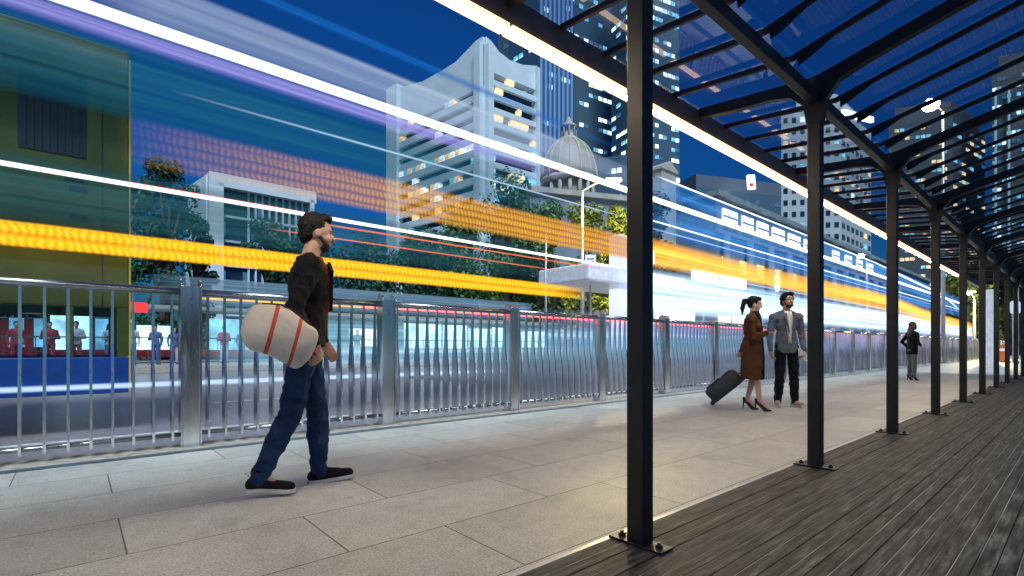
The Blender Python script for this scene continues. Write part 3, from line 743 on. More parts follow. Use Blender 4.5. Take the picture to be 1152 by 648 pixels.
# --- domed courthouse
def courthouse():
    F = 62; c = PF(640, 200, F); zt = lambda y: H+(HZ-y)/FL*F
    b = Building('domed_courthouse', (c.x, c.y, -.15), 'old stone courthouse with a ribbed dome and lantern, rising above lit trees', 'building')
    bm = NB()
    A = PF(596, 200, F-7); B = PF(712, 200, F-3); prism(bm, footprint(A, B, 16), -.1, zt(236)); link(bm, 'wall', 'stone_blue_lit', b.o)
    bm = NB(); n = outward(A, B)
    obox(bm, Vector(((A.x+B.x)/2, (A.y+B.y)/2, zt(236)+.25)), B-A, (B-A).xy.length/2+.4, 9, .25) if False else None
    prism(bm, [tuple(Vector(p)) for p in footprint(A+Vector((n.x, n.y, 0))*.5, B+Vector((n.x, n.y, 0))*.5, 17)], zt(236)+.01, zt(236)+.6); link(bm, 'cornice', 'stone', b.o)
    Rd = 30/FL*F
    bm = NB(); loft(bm, [((c.x, c.y, zt(236)), Rd*.98, Rd*.98), ((c.x, c.y, zt(229)), Rd*.98, Rd*.98)], 32); loft(bm, [((c.x, c.y, zt(229)+.02), Rd*.78, Rd*.78), ((c.x, c.y, zt(207)), Rd*.78, Rd*.78)], 32)
    link(bm, 'drum', 'stone', b.o)
    for k in range(16):
        a = math.tau*k/16; bm = NB(); x, y = c.x+math.cos(a)*Rd*.92, c.y+math.sin(a)*Rd*.92
        tube(bm, [(x, y, zt(229)+.03), (x, y, zt(208.2))], [.26, .22], 10); link(bm, 'column', 'stone', b.o)
    bm = NB(); loft(bm, [((c.x, c.y, zt(208)), Rd*1.04, Rd*1.04), ((c.x, c.y, zt(203)), Rd*1.06, Rd*1.06)], 32); link(bm, 'cornice', 'stone', b.o)
    prof = [(1.0*math.cos(a), math.sin(a)) for a in [math.pi/2*k/12 for k in range(12)]]
    bm = NB(); h = zt(157)-zt(203)
    loft(bm, [((c.x, c.y, zt(203)+.02+h*s_), Rd*c_+.15, Rd*c_+.15) for c_, s_ in prof], 32); d = link(bm, 'dome', 'dome', b.o, smooth=True)
    for k in range(16):
        a = math.tau*k/16; bm = NB()
        tube(bm, [(c.x+math.cos(a)*(Rd*c_+.17), c.y+math.sin(a)*(Rd*c_+.17), zt(203)+.02+h*s_) for c_, s_ in prof], .13, 6); link(bm, 'rib', 'stone', d)
    bm = NB(); z0 = zt(159)
    loft(bm, [((c.x, c.y, z0-.3), 1.15, 1.15), ((c.x, c.y, z0+.3), 1.15, 1.15), ((c.x, c.y, z0+.31), .75, .75), ((c.x, c.y, z0+1.6), .7, .7), ((c.x, c.y, z0+1.61), 1.0, 1.0), ((c.x, c.y, z0+1.85), 1.0, 1.0), ((c.x, c.y, z0+2.3), .45, .45), ((c.x, c.y, z0+3.0), .1, .1)], 20)
    for k in range(8):
        a = math.tau*k/8; tube(bm, [(c.x+math.cos(a)*.9, c.y+math.sin(a)*.9, z0+.3), (c.x+math.cos(a)*.9, c.y+math.sin(a)*.9, z0+1.62)], .09, 6)
    link(bm, 'lantern', 'stone', b.o)
    # little pedimented attic block on the right
    q = PF(742, 200, 66); bm = NB(); box(bm, (q.x-1.7, q.y-1.4, -.1), (q.x+1.7, q.y+1.4, H+(HZ-196)/FL*66)); zc = H+(HZ-196)/FL*66
    box(bm, (q.x-1.9, q.y-1.6, zc+.01), (q.x+1.9, q.y+1.6, zc+.3)); link(bm, 'attic', 'stone', b.o)
    bm = NB(); v = [bm.verts.new((q.x+a, q.y+b_, zc+z)) for a, b_, z in ((-1.9, -1.6, .31), (1.9, -1.6, .31), (1.9, 1.6, .31), (-1.9, 1.6, .31), (0, -1.6, 1.3), (0, 1.6, 1.3))]
    for f in ((0, 1, 4), (2, 3, 5), (0, 4, 5, 3), (1, 2, 5, 4), (3, 2, 1, 0)): bm.faces.new([v[i] for i in f])
    link(bm, 'pediment', 'stone', b.o)
    # ground floor arcade, warmly lit inside
    for x, w, y0 in ((618, 11, 345), (656, 16, 342), (695, 14, 343)):
        F2 = 52; p = PF(x, 360, F2); hw = w/FL*F2; zs = H+(HZ-355)/FL*F2; zz = H+(HZ-y0)/FL*F2
        for nm, o_, ri, m_ in (('arch_trim', .0, 1.0, 'stone'), ('arch_glow', .2, .72, 'w_warm')):
            bm = NB(); prof = [(-hw*ri, 0), (hw*ri, 0), (hw*ri, zs)] + [(hw*ri*math.cos(a), zs+(zz-zs)*ri*math.sin(a)) for a in [math.pi*k/10 for k in range(1, 10)]] + [(-hw*ri, zs)]
            d = (B-A).xy.normalized(); n3 = Vector((n.x, n.y, 0)); P = Vector((p.x, p.y, 0))+n3*o_
            r0 = [bm.verts.new(P+Vector((d.x*a, d.y*a, z+.02))) for a, z in prof]; r1 = [bm.verts.new(P-n3*.6+Vector((d.x*a, d.y*a, z+.02))) for a, z in prof]
            bm.faces.new(r0); bm.faces.new(r1[::-1])
            for k in range(len(prof)): bm.faces.new((r0[k], r0[(k+1) % len(prof)], r1[(k+1) % len(prof)], r1[k]))
            link(bm, nm, m_, b.o)
    b.close()
courthouse()

# --- colonnaded stone building behind the blue wash
def colonial():
    V = 32; A = PX(806, 250, V); B = PX(1046, 250, V)
    zt = lambda y: PX(806, y, V).z
    b = Building('stone_building', (A.x, A.y, -.15), 'long old stone building with a row of lit upper windows behind the blue streaks')
    bm = NB(); prism(bm, [(A.x, V), (B.x, V), (B.x, V+20), (A.x, V+20)], -.1, zt(221)); link(bm, 'wall', 'stone_blue_lit', b.o)
    bm = NB(); prism(bm, [(A.x-.5, V-.6), (B.x, V-.6), (B.x, V+20), (A.x-.5, V+20)], zt(221)+.01, zt(221)+.7); link(bm, 'cornice', 'stone_blue_lit', b.o)
    bm = NB(); prism(bm, [(A.x-.3, V-.4), (B.x, V-.4), (B.x, V-.01), (A.x-.3, V-.01)], zt(262), zt(262)+.5); link(bm, 'string_course', 'stone', b.o)
    xs = [(812, 828), (834, 846), (851, 863), (868, 881), (886, 899), (904, 914), (936, 943), (950, 957), (963, 969), (975, 981)]
    for x0, x1 in xs:
        a, c = PX(x0, 250, V), PX(x1, 250, V); zb = zt(250); zu = zt(232)
        bm = NB(); box(bm, (a.x, V-.25, zb), (c.x, V-.01, zu)); o = link(bm, 'window', M.setdefault('w_awning', winmat('lit_awning_window', (.9, .96, 1), 3.2)), b.o)
        bm = NB(); box(bm, (a.x-.15, V-.45, zb-.3), (c.x+.15, V-.26, zb-.05)); box(bm, (a.x-.15, V-.40, zb+(zu-zb)*.45), (c.x+.15, V-.26, zb+(zu-zb)*.55)); link(bm, 'sill', 'stone', o)
    for x0, x1 in ((812, 820), (832, 839), (851, 858), (870, 877), (888, 894), (903, 908)):
        a, c = PX(x0, 300, V), PX(x1, 300, V)
        bm = NB(); box(bm, (a.x, V-.25, zt(304)), (c.x, V-.01, zt(287))); link(bm, 'window', 'w_warm', b.o)
    u = A.x+1; 
    for k in range(14):
        bm = NB(); tube(bm, [(u, V-.9, -.1), (u, V-.9, zt(262)-.02)], [.55, .45], 12); link(bm, 'column', 'stone_blue_lit', b.o); u += 7
    # balustrade terrace to the left
    p = PF(783, 235, 80)
    bm = NB(); z = p.z; d = (PF(796, 235, 84)-PF(771, 235, 80)); c0 = PF(771, 235, 80); c0.z = z
    for k in range(8):
        q = c0+d*(k/7); q.z = z; obox(bm, q, d, .14, .14, 1.0)
    q = c0+d*.5; q.z = z+1.1; obox(bm, q, d, d.xy.length/2+.3, .25, .14); q.z = z-1.15; obox(bm, q, d, d.xy.length/2+.3, .35, .18); link(bm, 'balustrade', 'stone', b.o)
    bm = NB(); q = c0+d*.5; q.z = (z-1.4)/2; obox(bm, q+outward(c0, c0+d).to_3d()*-2, d, d.xy.length/2+1.2, 2, (z-1.5)/2); link(bm, 'wing', 'stone_blue_lit', b.o)
    b.close()
colonial()

# --- white framed block at the left
def leftblock():
    F = 70; C = PF(237, 250, F); Rp = PF(350, 250, F+9); Lp = PF(214, 250, F+6); zt = H+(HZ-205)/FL*F
    b = Building('white_framed_block', (C.x, C.y, -.15), 'boxy block with a white frame around dark windows behind trees at the left')
    bm = NB(); q = quad3(C, Lp, Rp); prism(bm, q, -.1, zt); link(bm, 'wall', 'glass_dark', b.o)
    bm = NB(); n = outward(C, Rp); d = (Rp-C); d.z = 0; nn = Vector((n.x, n.y, 0))
    c = C+d*.5; c.z = zt+.3; obox(bm, c+nn*.3, d, d.length/2+.4, .9, .9)
    c = C+d*.035; c.z = zt/2-.1; obox(bm, c+nn*.3, d, .9, .9, zt/2)
    c = C+d*.985; c.z = zt/2-.1; obox(bm, c+nn*.3, d, .3, .9, zt/2)
    nl = outward(C, Lp); dl = (Lp-C); dl.z = 0; c = C+dl*.5; c.z = zt/2; obox(bm, c+Vector((nl.x, nl.y, 0))*.1, dl, dl.length/2, .5, zt/2+.9)
    link(bm, 'frame', 'concrete', b.o)
    for r in range(6):
        bm = NB(); c = C+d*.5; c.z = 2+r*(zt-3)/6; obox(bm, c+nn*.15, d, d.length/2, .3, .16); link(bm, 'mullion', 'concrete', b.o)
    for k in range(5, 14):
        bm = NB(); c = C+d*(k/14.5); c.z = zt/2; obox(bm, c+nn*.12, d, .12, .24, zt/2-.5); link(bm, 'mullion', 'concrete', b.o)
    def pick(c_, r): return random.choice(['w_cyan', 'w_dim', None, None, None, None] if c_ > 4 else ['w_dim', None, None, None])
    facade(b, C, Rp, 2, zt-1, 14, 6, .75, .6, pick, .08)
    b.close()
leftblock()

# ------------------------------------------------------------------ tram stop across the road
M['platform_steel'] = mat('platform_rail_steel', (.12, .13, .15), .4, .6)
M['shelter_roof'] = mat('shelter_roof', (.25, .3, .34), .5)
def tramstop():
    V = 29.5; A = PX(-60, 380, V); B = PX(640, 380, V)
    b = empty('tram_stop', (PX(150, 380, V).x, V, .16), 'brightly lit tram stop with cyan-white panels seen through the railing', 'tram stop')
    u = A.x; i = 0; x = A.x
    rnd = random.Random(5)
    while u < B.x:
        w = rnd.choice((1.5, 2.2, 3.0)); k = rnd.random()
        if k < .85:
            z1 = rnd.uniform(1.95, 2.5); bm = NB(); box(bm, (u, V, rnd.uniform(.75, 1.0)), (u+w-.12, V+.08, z1)); link(bm, 'light_panel', rnd.choice(('panel_light', 'panel_white', 'panel_light', 'panel_light', 'w_cyan')), b)
        bm = NB(); box(bm, (u-.09, V-.05, .16), (u-.03, V+.05, 2.7)); link(bm, 'post', 'platform_steel', b)
        u += w
    bm = NB(); box(bm, (A.x-1, V-1.6, 2.7), (B.x+1, V+1.2, 2.86)); link(bm, 'roof', 'shelter_roof', b)
    bm = NB(); box(bm, (A.x-1, V-1.3, .70), (B.x+1, V-1.25, .78)); box(bm, (A.x-1, V-.2, .45), (B.x+1, V-.12, .75)); link(bm, 'bench_rail', 'maroon', b)
    for x0, x1 in ((-8, 10), (27, 38), (20, 25)):
        a, c = PX(x0, 380, V-1), PX(x1, 380, V-1); bm = NB(); box(bm, (a.x, V-1, .17), (c.x, V-.9, 2.1)); link(bm, 'maroon_panel', 'maroon', b)
    a, c = PX(145, 345, V-2), PX(166, 345, V-2); bm = NB(); box(bm, (a.x, V-2.0, PX(150, 351, V-2).z), (c.x, V-1.9, PX(150, 340, V-2).z)); link(bm, 'red_sign', 'red_sign', b)
    r = empty('platform_fence', (PX(150, 380, 25.4).x, 25.4, .16), 'thin dark fence along the edge of the tram platform across the road', 'fence')
    bm = NB(); box(bm, (A.x-4, 25.38, 1.28), (B.x+8, 25.42, 1.33)); link(bm, 'top_rail', 'platform_steel', r)
    bm = NB(); box(bm, (A.x-4, 25.38, .24), (B.x+8, 25.42, .28)); link(bm, 'bottom_rail', 'platform_steel', r)
    bm = NB(); u = A.x-4
    while u < B.x+8: box(bm, (u-.014, 25.385, .16), (u+.014, 25.415, 1.28)); u += .42
    tag(link(bm, 'bar', 'platform_steel', r), kind='stuff')
tramstop()

# white shelter and pylon beside the pole
M['shelter_white'] = mat('white_shelter_panel', (.8, .82, .88), .35)
s = empty('kiosk_shelter', PF(694, 405, 20), 'white flat-roofed shelter with a tall white pylon beside the first canopy post', 'shelter'); s.location.z = -.15
a, c = PF(646, 315, 19.5), PF(742, 315, 23)
bm = NB(); box(bm, (a.x-1, a.y-1.6, PF(646, 324, 20).z), (c.x, a.y+1.0, PF(646, 306, 20).z), bevel=.08); link(bm, 'roof', 'shelter_white', s)
p = PF(696, 300, 20.6); bm = NB(); box(bm, (p.x-.32, p.y-.3, -.15), (p.x+.32, p.y+.25, PF(646, 262, 20).z), bevel=.02); link(bm, 'pylon', M.setdefault('pylon_light', emat('backlit_pylon', (.72, .78, 1), .85, False)), s)
bm = NB()
for xx in (664, 735):
    q = PF(xx, 300, 21.5); tube(bm, [(q.x, q.y, -.15), (q.x, q.y, PF(646, 323, 20).z)], .06, 10)
link(bm, 'post', 'galv', s)

# illuminated boards lost in the glare
def board(x0, y0, x1, y1, V, label, m='panel_white'):
    a, b_ = PX(x0, y1, V), PX(x1, y1, V); zt = PX(x0, y0, V).z; zb = PX(x0, y1, V).z
    e = empty('light_box', ((a.x+b_.x)/2, V, -.15), label, 'light box', 'illuminated boards across the road')
    bm = NB(); box(bm, (a.x, V, zb), (b_.x, V+.18, zt), bevel=.03); link(bm, 'panel', m, e)
    bm = NB(); box(bm, ((a.x+b_.x)/2-.06, V+.19, -.15), ((a.x+b_.x)/2+.06, V+.3, zt)); link(bm, 'post', 'galv', e)
board(780, 302, 808, 315, 19.2, 'left of the two upright white lit boards side by side behind the couple')
board(811, 308, 840, 321, 19.3, 'right of the two upright white lit boards side by side behind the couple')
board(736, 346, 782, 360, 19.5, 'low wide white lit board right above the railing by the first canopy post')
board(690, 272, 737, 288, 21.0, 'highest white lit board, above the white shelter roof by the first canopy post')
board(810, 354, 846, 362, 19.8, 'low white lit board behind the shoulder of the woman in the brown coat')
e = empty('round_sign', PX(875, 400, 19.0), 'oval white lit sign above the man in the grey blazer', 'sign'); e.location.z = -.15
p = PX(875, 318, 19.0); bm = NB(); tube(bm, [(p.x, 19.0, p.z), (p.x, 19.12, p.z)], .62, 28, smooth=False)
for v_ in bm.verts: v_.co.z = p.z+(v_.co.z-p.z)*1.35
link(bm, 'disc', 'panel_white', e)
bm = NB(); tube(bm, [(p.x, 19.2, -.15), (p.x, 19.2, p.z)], .05, 8); link(bm, 'post', 'galv', e)

# ------------------------------------------------------------------ street lamps
M['lamp'] = emat('lamp_glow', (1, .82, .45), 60)
M['lamp_w'] = emat('lamp_glow_white', (1, .93, .75), 30)
def lamp(px, py, F, pole_x, label, m='lamp', r=.16, power=0, glow=(1, .8, .5)):
    h = PF(px, py, F); b_ = PF(pole_x, py, F)
    e = empty('street_lamp', (b_.x, b_.y, -.15), label, 'street lamp', 'lit street lamps')
    bm = NB(); tube(bm, [(b_.x, b_.y, -.15), (b_.x, b_.y, h.z*.5), (b_.x, b_.y, h.z-.4)], [.11, .09, .06], 12); link(bm, 'pole', 'galv', e)
    d = Vector((h.x-b_.x, h.y-b_.y, 0)); bm = NB(); pts = [Vector((b_.x, b_.y, h.z-.42)) + d*t + Vector((0, 0, .55*math.sin(t*math.pi/2))) for t in (0, .15, .4, .7, 1)]
    tube(bm, pts, .035, 8); link(bm, 'arm', 'galv', e)
    dd = d.normalized() if d.length > .01 else Vector((1, 0, 0))
    bm = NB(); obox(bm, Vector((h.x, h.y, h.z+.10)), dd, .38, .16, .07); link(bm, 'lamp_housing', 'galv', e)
    bm = NB(); ell(bm, h, (r*1.3, r*1.3, r)); link(bm, 'lamp_glass', m, e)
    if power:
        l = bpy.data.lights.new('lamp_light', 'POINT'); l.energy = power; l.color = glow; l.shadow_soft_size = .25; l.specular_factor = 0
        lo = bpy.data.objects.new('lamp_light', l); col.objects.link(lo); lo.parent = e; lo.location = Vector((h.x, h.y, h.z-.8))-FW*1.5-e.location
    return e
lamp(690, 205, 24, 655, 'street lamp among yellow-lit tree tops left of the first canopy post', r=.2, power=1800, glow=(1, .8, .35))
lamp(1047, 118, 28.5, 1061, 'brightest street lamp, seen through the glass roof of the canopy', r=.32, power=0)
lamp(968, 288, 46, 975, 'small distant street lamp just under the warm light strip', 'lamp_w', .22)
def pole(x, ytop, F, label, r=.06, ybase=None, m='galv', cat='pole', name='pole'):
    t = PF(x, ytop, F); bm = NB(); tube(bm, [(0, 0, 0), (0, 0, t.z+.15)], [r, r*.7], 10)
    tube(bm, [(0, 0, .0), (0, 0, .25)], r*1.6, 10); tube(bm, [(0, 0, t.z+.15), (0, 0, t.z+.2)], r*.9, 10)
    o = link(bm, name, m); o.location = (t.x, t.y, -.15); return tag(o, label, cat)
pole(614, 262, 17, 'slim pale pole standing in front of the trees left of the street lamp', .045)
q = PF(664, 297, 19)
e = empty('bus_stop_sign', (q.x, q.y, -.15), 'white rectangular stop sign on a slim pole beside the street lamp', 'sign')
bm = NB(); tube(bm, [(q.x, q.y, -.15), (q.x, q.y, PF(664, 286, 19).z)], .03, 8); link(bm, 'post', 'galv', e)
bm = NB(); obox(bm, q-FW*.05, RT, .2, .02, .34); pn = link(bm, 'sign_panel', 'shelter_white', e)
bm = NB()
for k in range(4): obox(bm, q-FW*.075+Vector((0, 0, .18-.1*k)), RT, .14, .004, .018)
link(bm, 'text_line', 'bus_blue', pn)
# far end of the walkway
e = empty('totem', (PF(1117, 400, 27).x, PF(1117, 400, 27).y, 0), 'tall pale information totem at the far end of the railing', 'totem')
q = PF(1113, 400, 27); bm = NB(); box(bm, (q.x-.12, q.y-.35, .0), (q.x+.12, q.y+.35, PF(1110, 326, 27).z), bevel=.02); link(bm, 'body', 'shelter_white', e)
pole(1121, 340, 26, 'dark green pole at the far end of the walkway', .07, m='green_paint').location.z = 0
q = PF(1140, 346, 30)
e = empty('round_sign', (q.x, q.y, 0), 'round white sign disc on a pole at the far right', 'sign')
bm = NB(); tube(bm, [(q.x, q.y, 0), (q.x, q.y, q.z+.2)], .05, 8); link(bm, 'post', 'galv', e)
bm = NB(); tube(bm, [q-FW*.08, q-FW*.12], .42, 28, smooth=False); link(bm, 'disc', 'shelter_white', e)
pole(1145, 318, 28, 'thin pale pole in front of the round sign at the far right', .05).location.z = 0
e = empty('barrier', PF(1121, 407, 31), 'orange and white plastic barrier at the far end of the walkway', 'barrier'); e.location.z = 0
q = PF(1122, 407, 31); bm = NB()
obox(bm, Vector((q.x, q.y, .55)), RT, .62, .06, .5); link(bm, 'panel', 'orange_paint', e)
bm = NB(); obox(bm, Vector((q.x, q.y, .75))-FW*.07, RT, .60, .006, .08); link(bm, 'stripe', 'shelter_white', e)
bm = NB()
for s_ in (-.5, .5): obox(bm, Vector((q.x, q.y, .03))+RT*s_, FW, .3, .06, .03)
link(bm, 'foot', 'orange_paint', e)

# ------------------------------------------------------------------ trees
def leafmat(name, c, var=.75):
    m, nt, b = nmat(name); g = nt.nodes.new('ShaderNodeNewGeometry')
    nt.links.new(ramp(nt, g.outputs['Random Per Island'], [(0, tuple(x*(1-var) for x in c)), (1, tuple(x*(1+var) for x in c))]), b.inputs['Base Color'])
    b.inputs['Roughness'].default_value = .55
    return m
M['leaf_dark'] = leafmat('leaf_dark', (.018, .075, .04)); M['leaf_mid'] = leafmat('leaf_mid', (.07, .16, .04)); M['leaf_lamplit'] = leafmat('leaf_lamplit', (.20, .24, .03))  # yellow leaves: lamp light put into the leaf colour
M['bark'] = mat('bark', (.07, .055, .04), .85, 0, .3, 3, .5, 20)
def tree(base, h, cr, label, m='leaf_dark', n=2600, leaf=.22, seed=0, low=.3, name='leafy_tree'):
    rnd = random.Random(seed+77); b_ = Vector((base.x, base.y, -.15))
    e = empty(name, b_, label, 'tree', 'trees across the road')
    bm = NB(); lean = Vector((rnd.uniform(-.3, .3), rnd.uniform(-.3, .3), 0))
    top = b_+Vector((0, 0, h*.5))+lean; tube(bm, [b_, b_+Vector((0, 0, h*.25))+lean*.4, top], [h*.035, h*.026, h*.018], 8)
    clumps = []
    for k in range(24):
        a = rnd.uniform(0, math.tau); rr = cr*math.sqrt(rnd.random())*.8; zz = h*(low+(1-low)*rnd.random())
        t = (zz/h-low)/(1-low); rr *= math.sqrt(max(.1, 1-(2*t-.9)**2*.8)); c = b_+Vector((math.cos(a)*rr, math.sin(a)*rr, zz*.93)); clumps.append((c, cr*rnd.uniform(.32, .55)))
        tube(bm, [top-Vector((0, 0, h*.2*rnd.random())), (top+c)/2+Vector((0, 0, -.02*h)), c], [h*.013, h*.008, h*.003], 5)
    link(bm, 'trunk', 'bark', e)
    bm = NB()
    for i in range(n):
        c, r = clumps[rnd.randrange(len(clumps))]
        d = Vector((rnd.gauss(0, 1), rnd.gauss(0, 1), rnd.gauss(0, .75))).normalized()*r*(rnd.random()**.38)
        p = c+d; s_ = leaf*rnd.uniform(.5, 1.2); nn = (d.normalized()+Vector((rnd.uniform(-1, 1), rnd.uniform(-1, 1), rnd.uniform(-.3, 1)))*.8).normalized()
        x = nn.orthogonal().normalized(); x.rotate(Matrix.Rotation(rnd.uniform(0, 6.28), 3, nn)); y_ = nn.cross(x)
        v = [bm.verts.new(p+q_) for q_ in (x*s_, y_*s_*.5+x*.2*s_, -x*s_*.8, -y_*s_*.5)]
        bm.faces.new(v)
    link(bm, 'crown', m, e, recalc=False)
T = [ # x, F, y top, crown radius px, material, label
 (12, 62, 250, 60, 'leaf_dark', 'dark tree at the far left behind the bus'),
 (185, 44, 172, 42, 'leaf_dark', 'tall dark tree just right of the bus corner'),
 (222, 50, 232, 26, 'leaf_dark', 'shorter dark tree left of the white framed block'),
 (305, 46, 250, 34, 'leaf_dark', 'round dark tree in front of the white framed block'),
 (352, 52, 262, 32, 'leaf_dark', 'dark tree behind the head of the walking man'),
 (408, 50, 262, 42, 'leaf_dark', 'dark tree right of the walking man'),
 (468, 46, 256, 44, 'leaf_dark', 'dark tree in front of the left end of the pale office block'),
 (522, 46, 232, 42, 'leaf_mid', 'tree below the corner of the pale office block'),
 (570, 46, 190, 46, 'leaf_mid', 'tall green tree left of the dome'),
 (618, 42, 214, 38, 'leaf_mid', 'tree in front of the dome base'),
 (660, 38, 224, 32, 'leaf_lamplit', 'yellow-lit tree right below the street lamp'),
 (692, 29, 226, 30, 'leaf_lamplit', 'bright yellow-green tree beside the first canopy post'),
 (735, 40, 214, 34, 'leaf_dark', 'dark tree just right of the first canopy post'),
 (1080, 52, 300, 22, 'leaf_lamplit', 'yellow-lit tree at the end of the warm light strip'),
 (1100, 58, 296, 24, 'leaf_lamplit', 'second yellow-lit tree, beyond the end of the railing'),
 (1128, 64, 282, 30, 'leaf_dark', 'large dark tree beyond the far end of the walkway'),
 (1165, 56, 276, 36, 'leaf_dark', 'dark tree at the right edge beyond the deck'),
 (590, 56, 285, 40, 'leaf_dark', 'low dark tree between the office block and the courthouse'),
]
for i, (x, F, yt, cr, m, lab) in enumerate(T):
    p = PF(x, 300, F); tree(p, H+(HZ-yt)/FL*F+.15, cr/FL*F, lab, m, 6500, .27*F/45, i, .05)
l = bpy.data.lights.new('lamp_light', 'POINT')
bpy.data.lights.remove(l)
lamp(1090, 330, 37, 1096, 'street lamp hidden among the yellow-lit trees at the far end', 'lamp', .1, power=1800, glow=(1, .8, .3))
# ------------------------------------------------------------------ people
M['skin'] = mat('skin', (.50, .29, .20), .5, 0, .08, 12); M['skin_f'] = mat('skin_light', (.58, .36, .27), .5, 0, .06, 12)
M['hair'] = mat('black_hair', (.009, .007, .006), .6, 0, .3, 40, .6, 150, .2); M['hair_brown'] = mat('brown_hair', (.05, .022, .012), .45, 0, .3, 40, .6, 150)
M['beard'] = mat('dark_beard', (.03, .02, .015), .8, 0, .3, 60, .6, 200)
M['eye'] = mat('eye', (.13, .09, .07), .2)
def cloth(name, c, var=.15, scale=9, b=.4, rough=.9): return mat(name, c, rough, 0, var, scale, b, 220, .15)
M['jacket_black'] = cloth('black_jacket', (.007, .008, .010), .3, 5, .5, .7); M['jeans'] = cloth('blue_jeans', (.02, .045, .11), .35)
M['blazer'] = cloth('grey_blazer', (.13, .16, .20)); M['shirt'] = cloth('white_shirt', (.75, .76, .80), .05); M['trousers'] = cloth('black_trousers', (.012, .013, .017))
M['coat'] = cloth('brown_coat', (.10, .045, .02)); M['knit'] = cloth('black_knit', (.012, .012, .014)); M['suede'] = cloth('beige_suede', (.42, .33, .24)); M['sole'] = mat('white_sole', (.65, .65, .62), .6)
M['patent'] = mat('black_patent', (.01, .01, .012), .2); M['jeans_grey'] = cloth('grey_jeans', (.13, .15, .15)); M['shirt_red'] = cloth('dark_red_shirt', (.16, .02, .02))
M['c_maroon'] = cloth('maroon_cloth', (.35, .04, .07)); M['c_blue'] = cloth('navy_cloth', (.08, .12, .32)); M['c_grey'] = cloth('grey_cloth', (.45, .45, .52)); M['c_pale'] = cloth('pale_cloth', (.5, .48, .52))
V3 = Vector
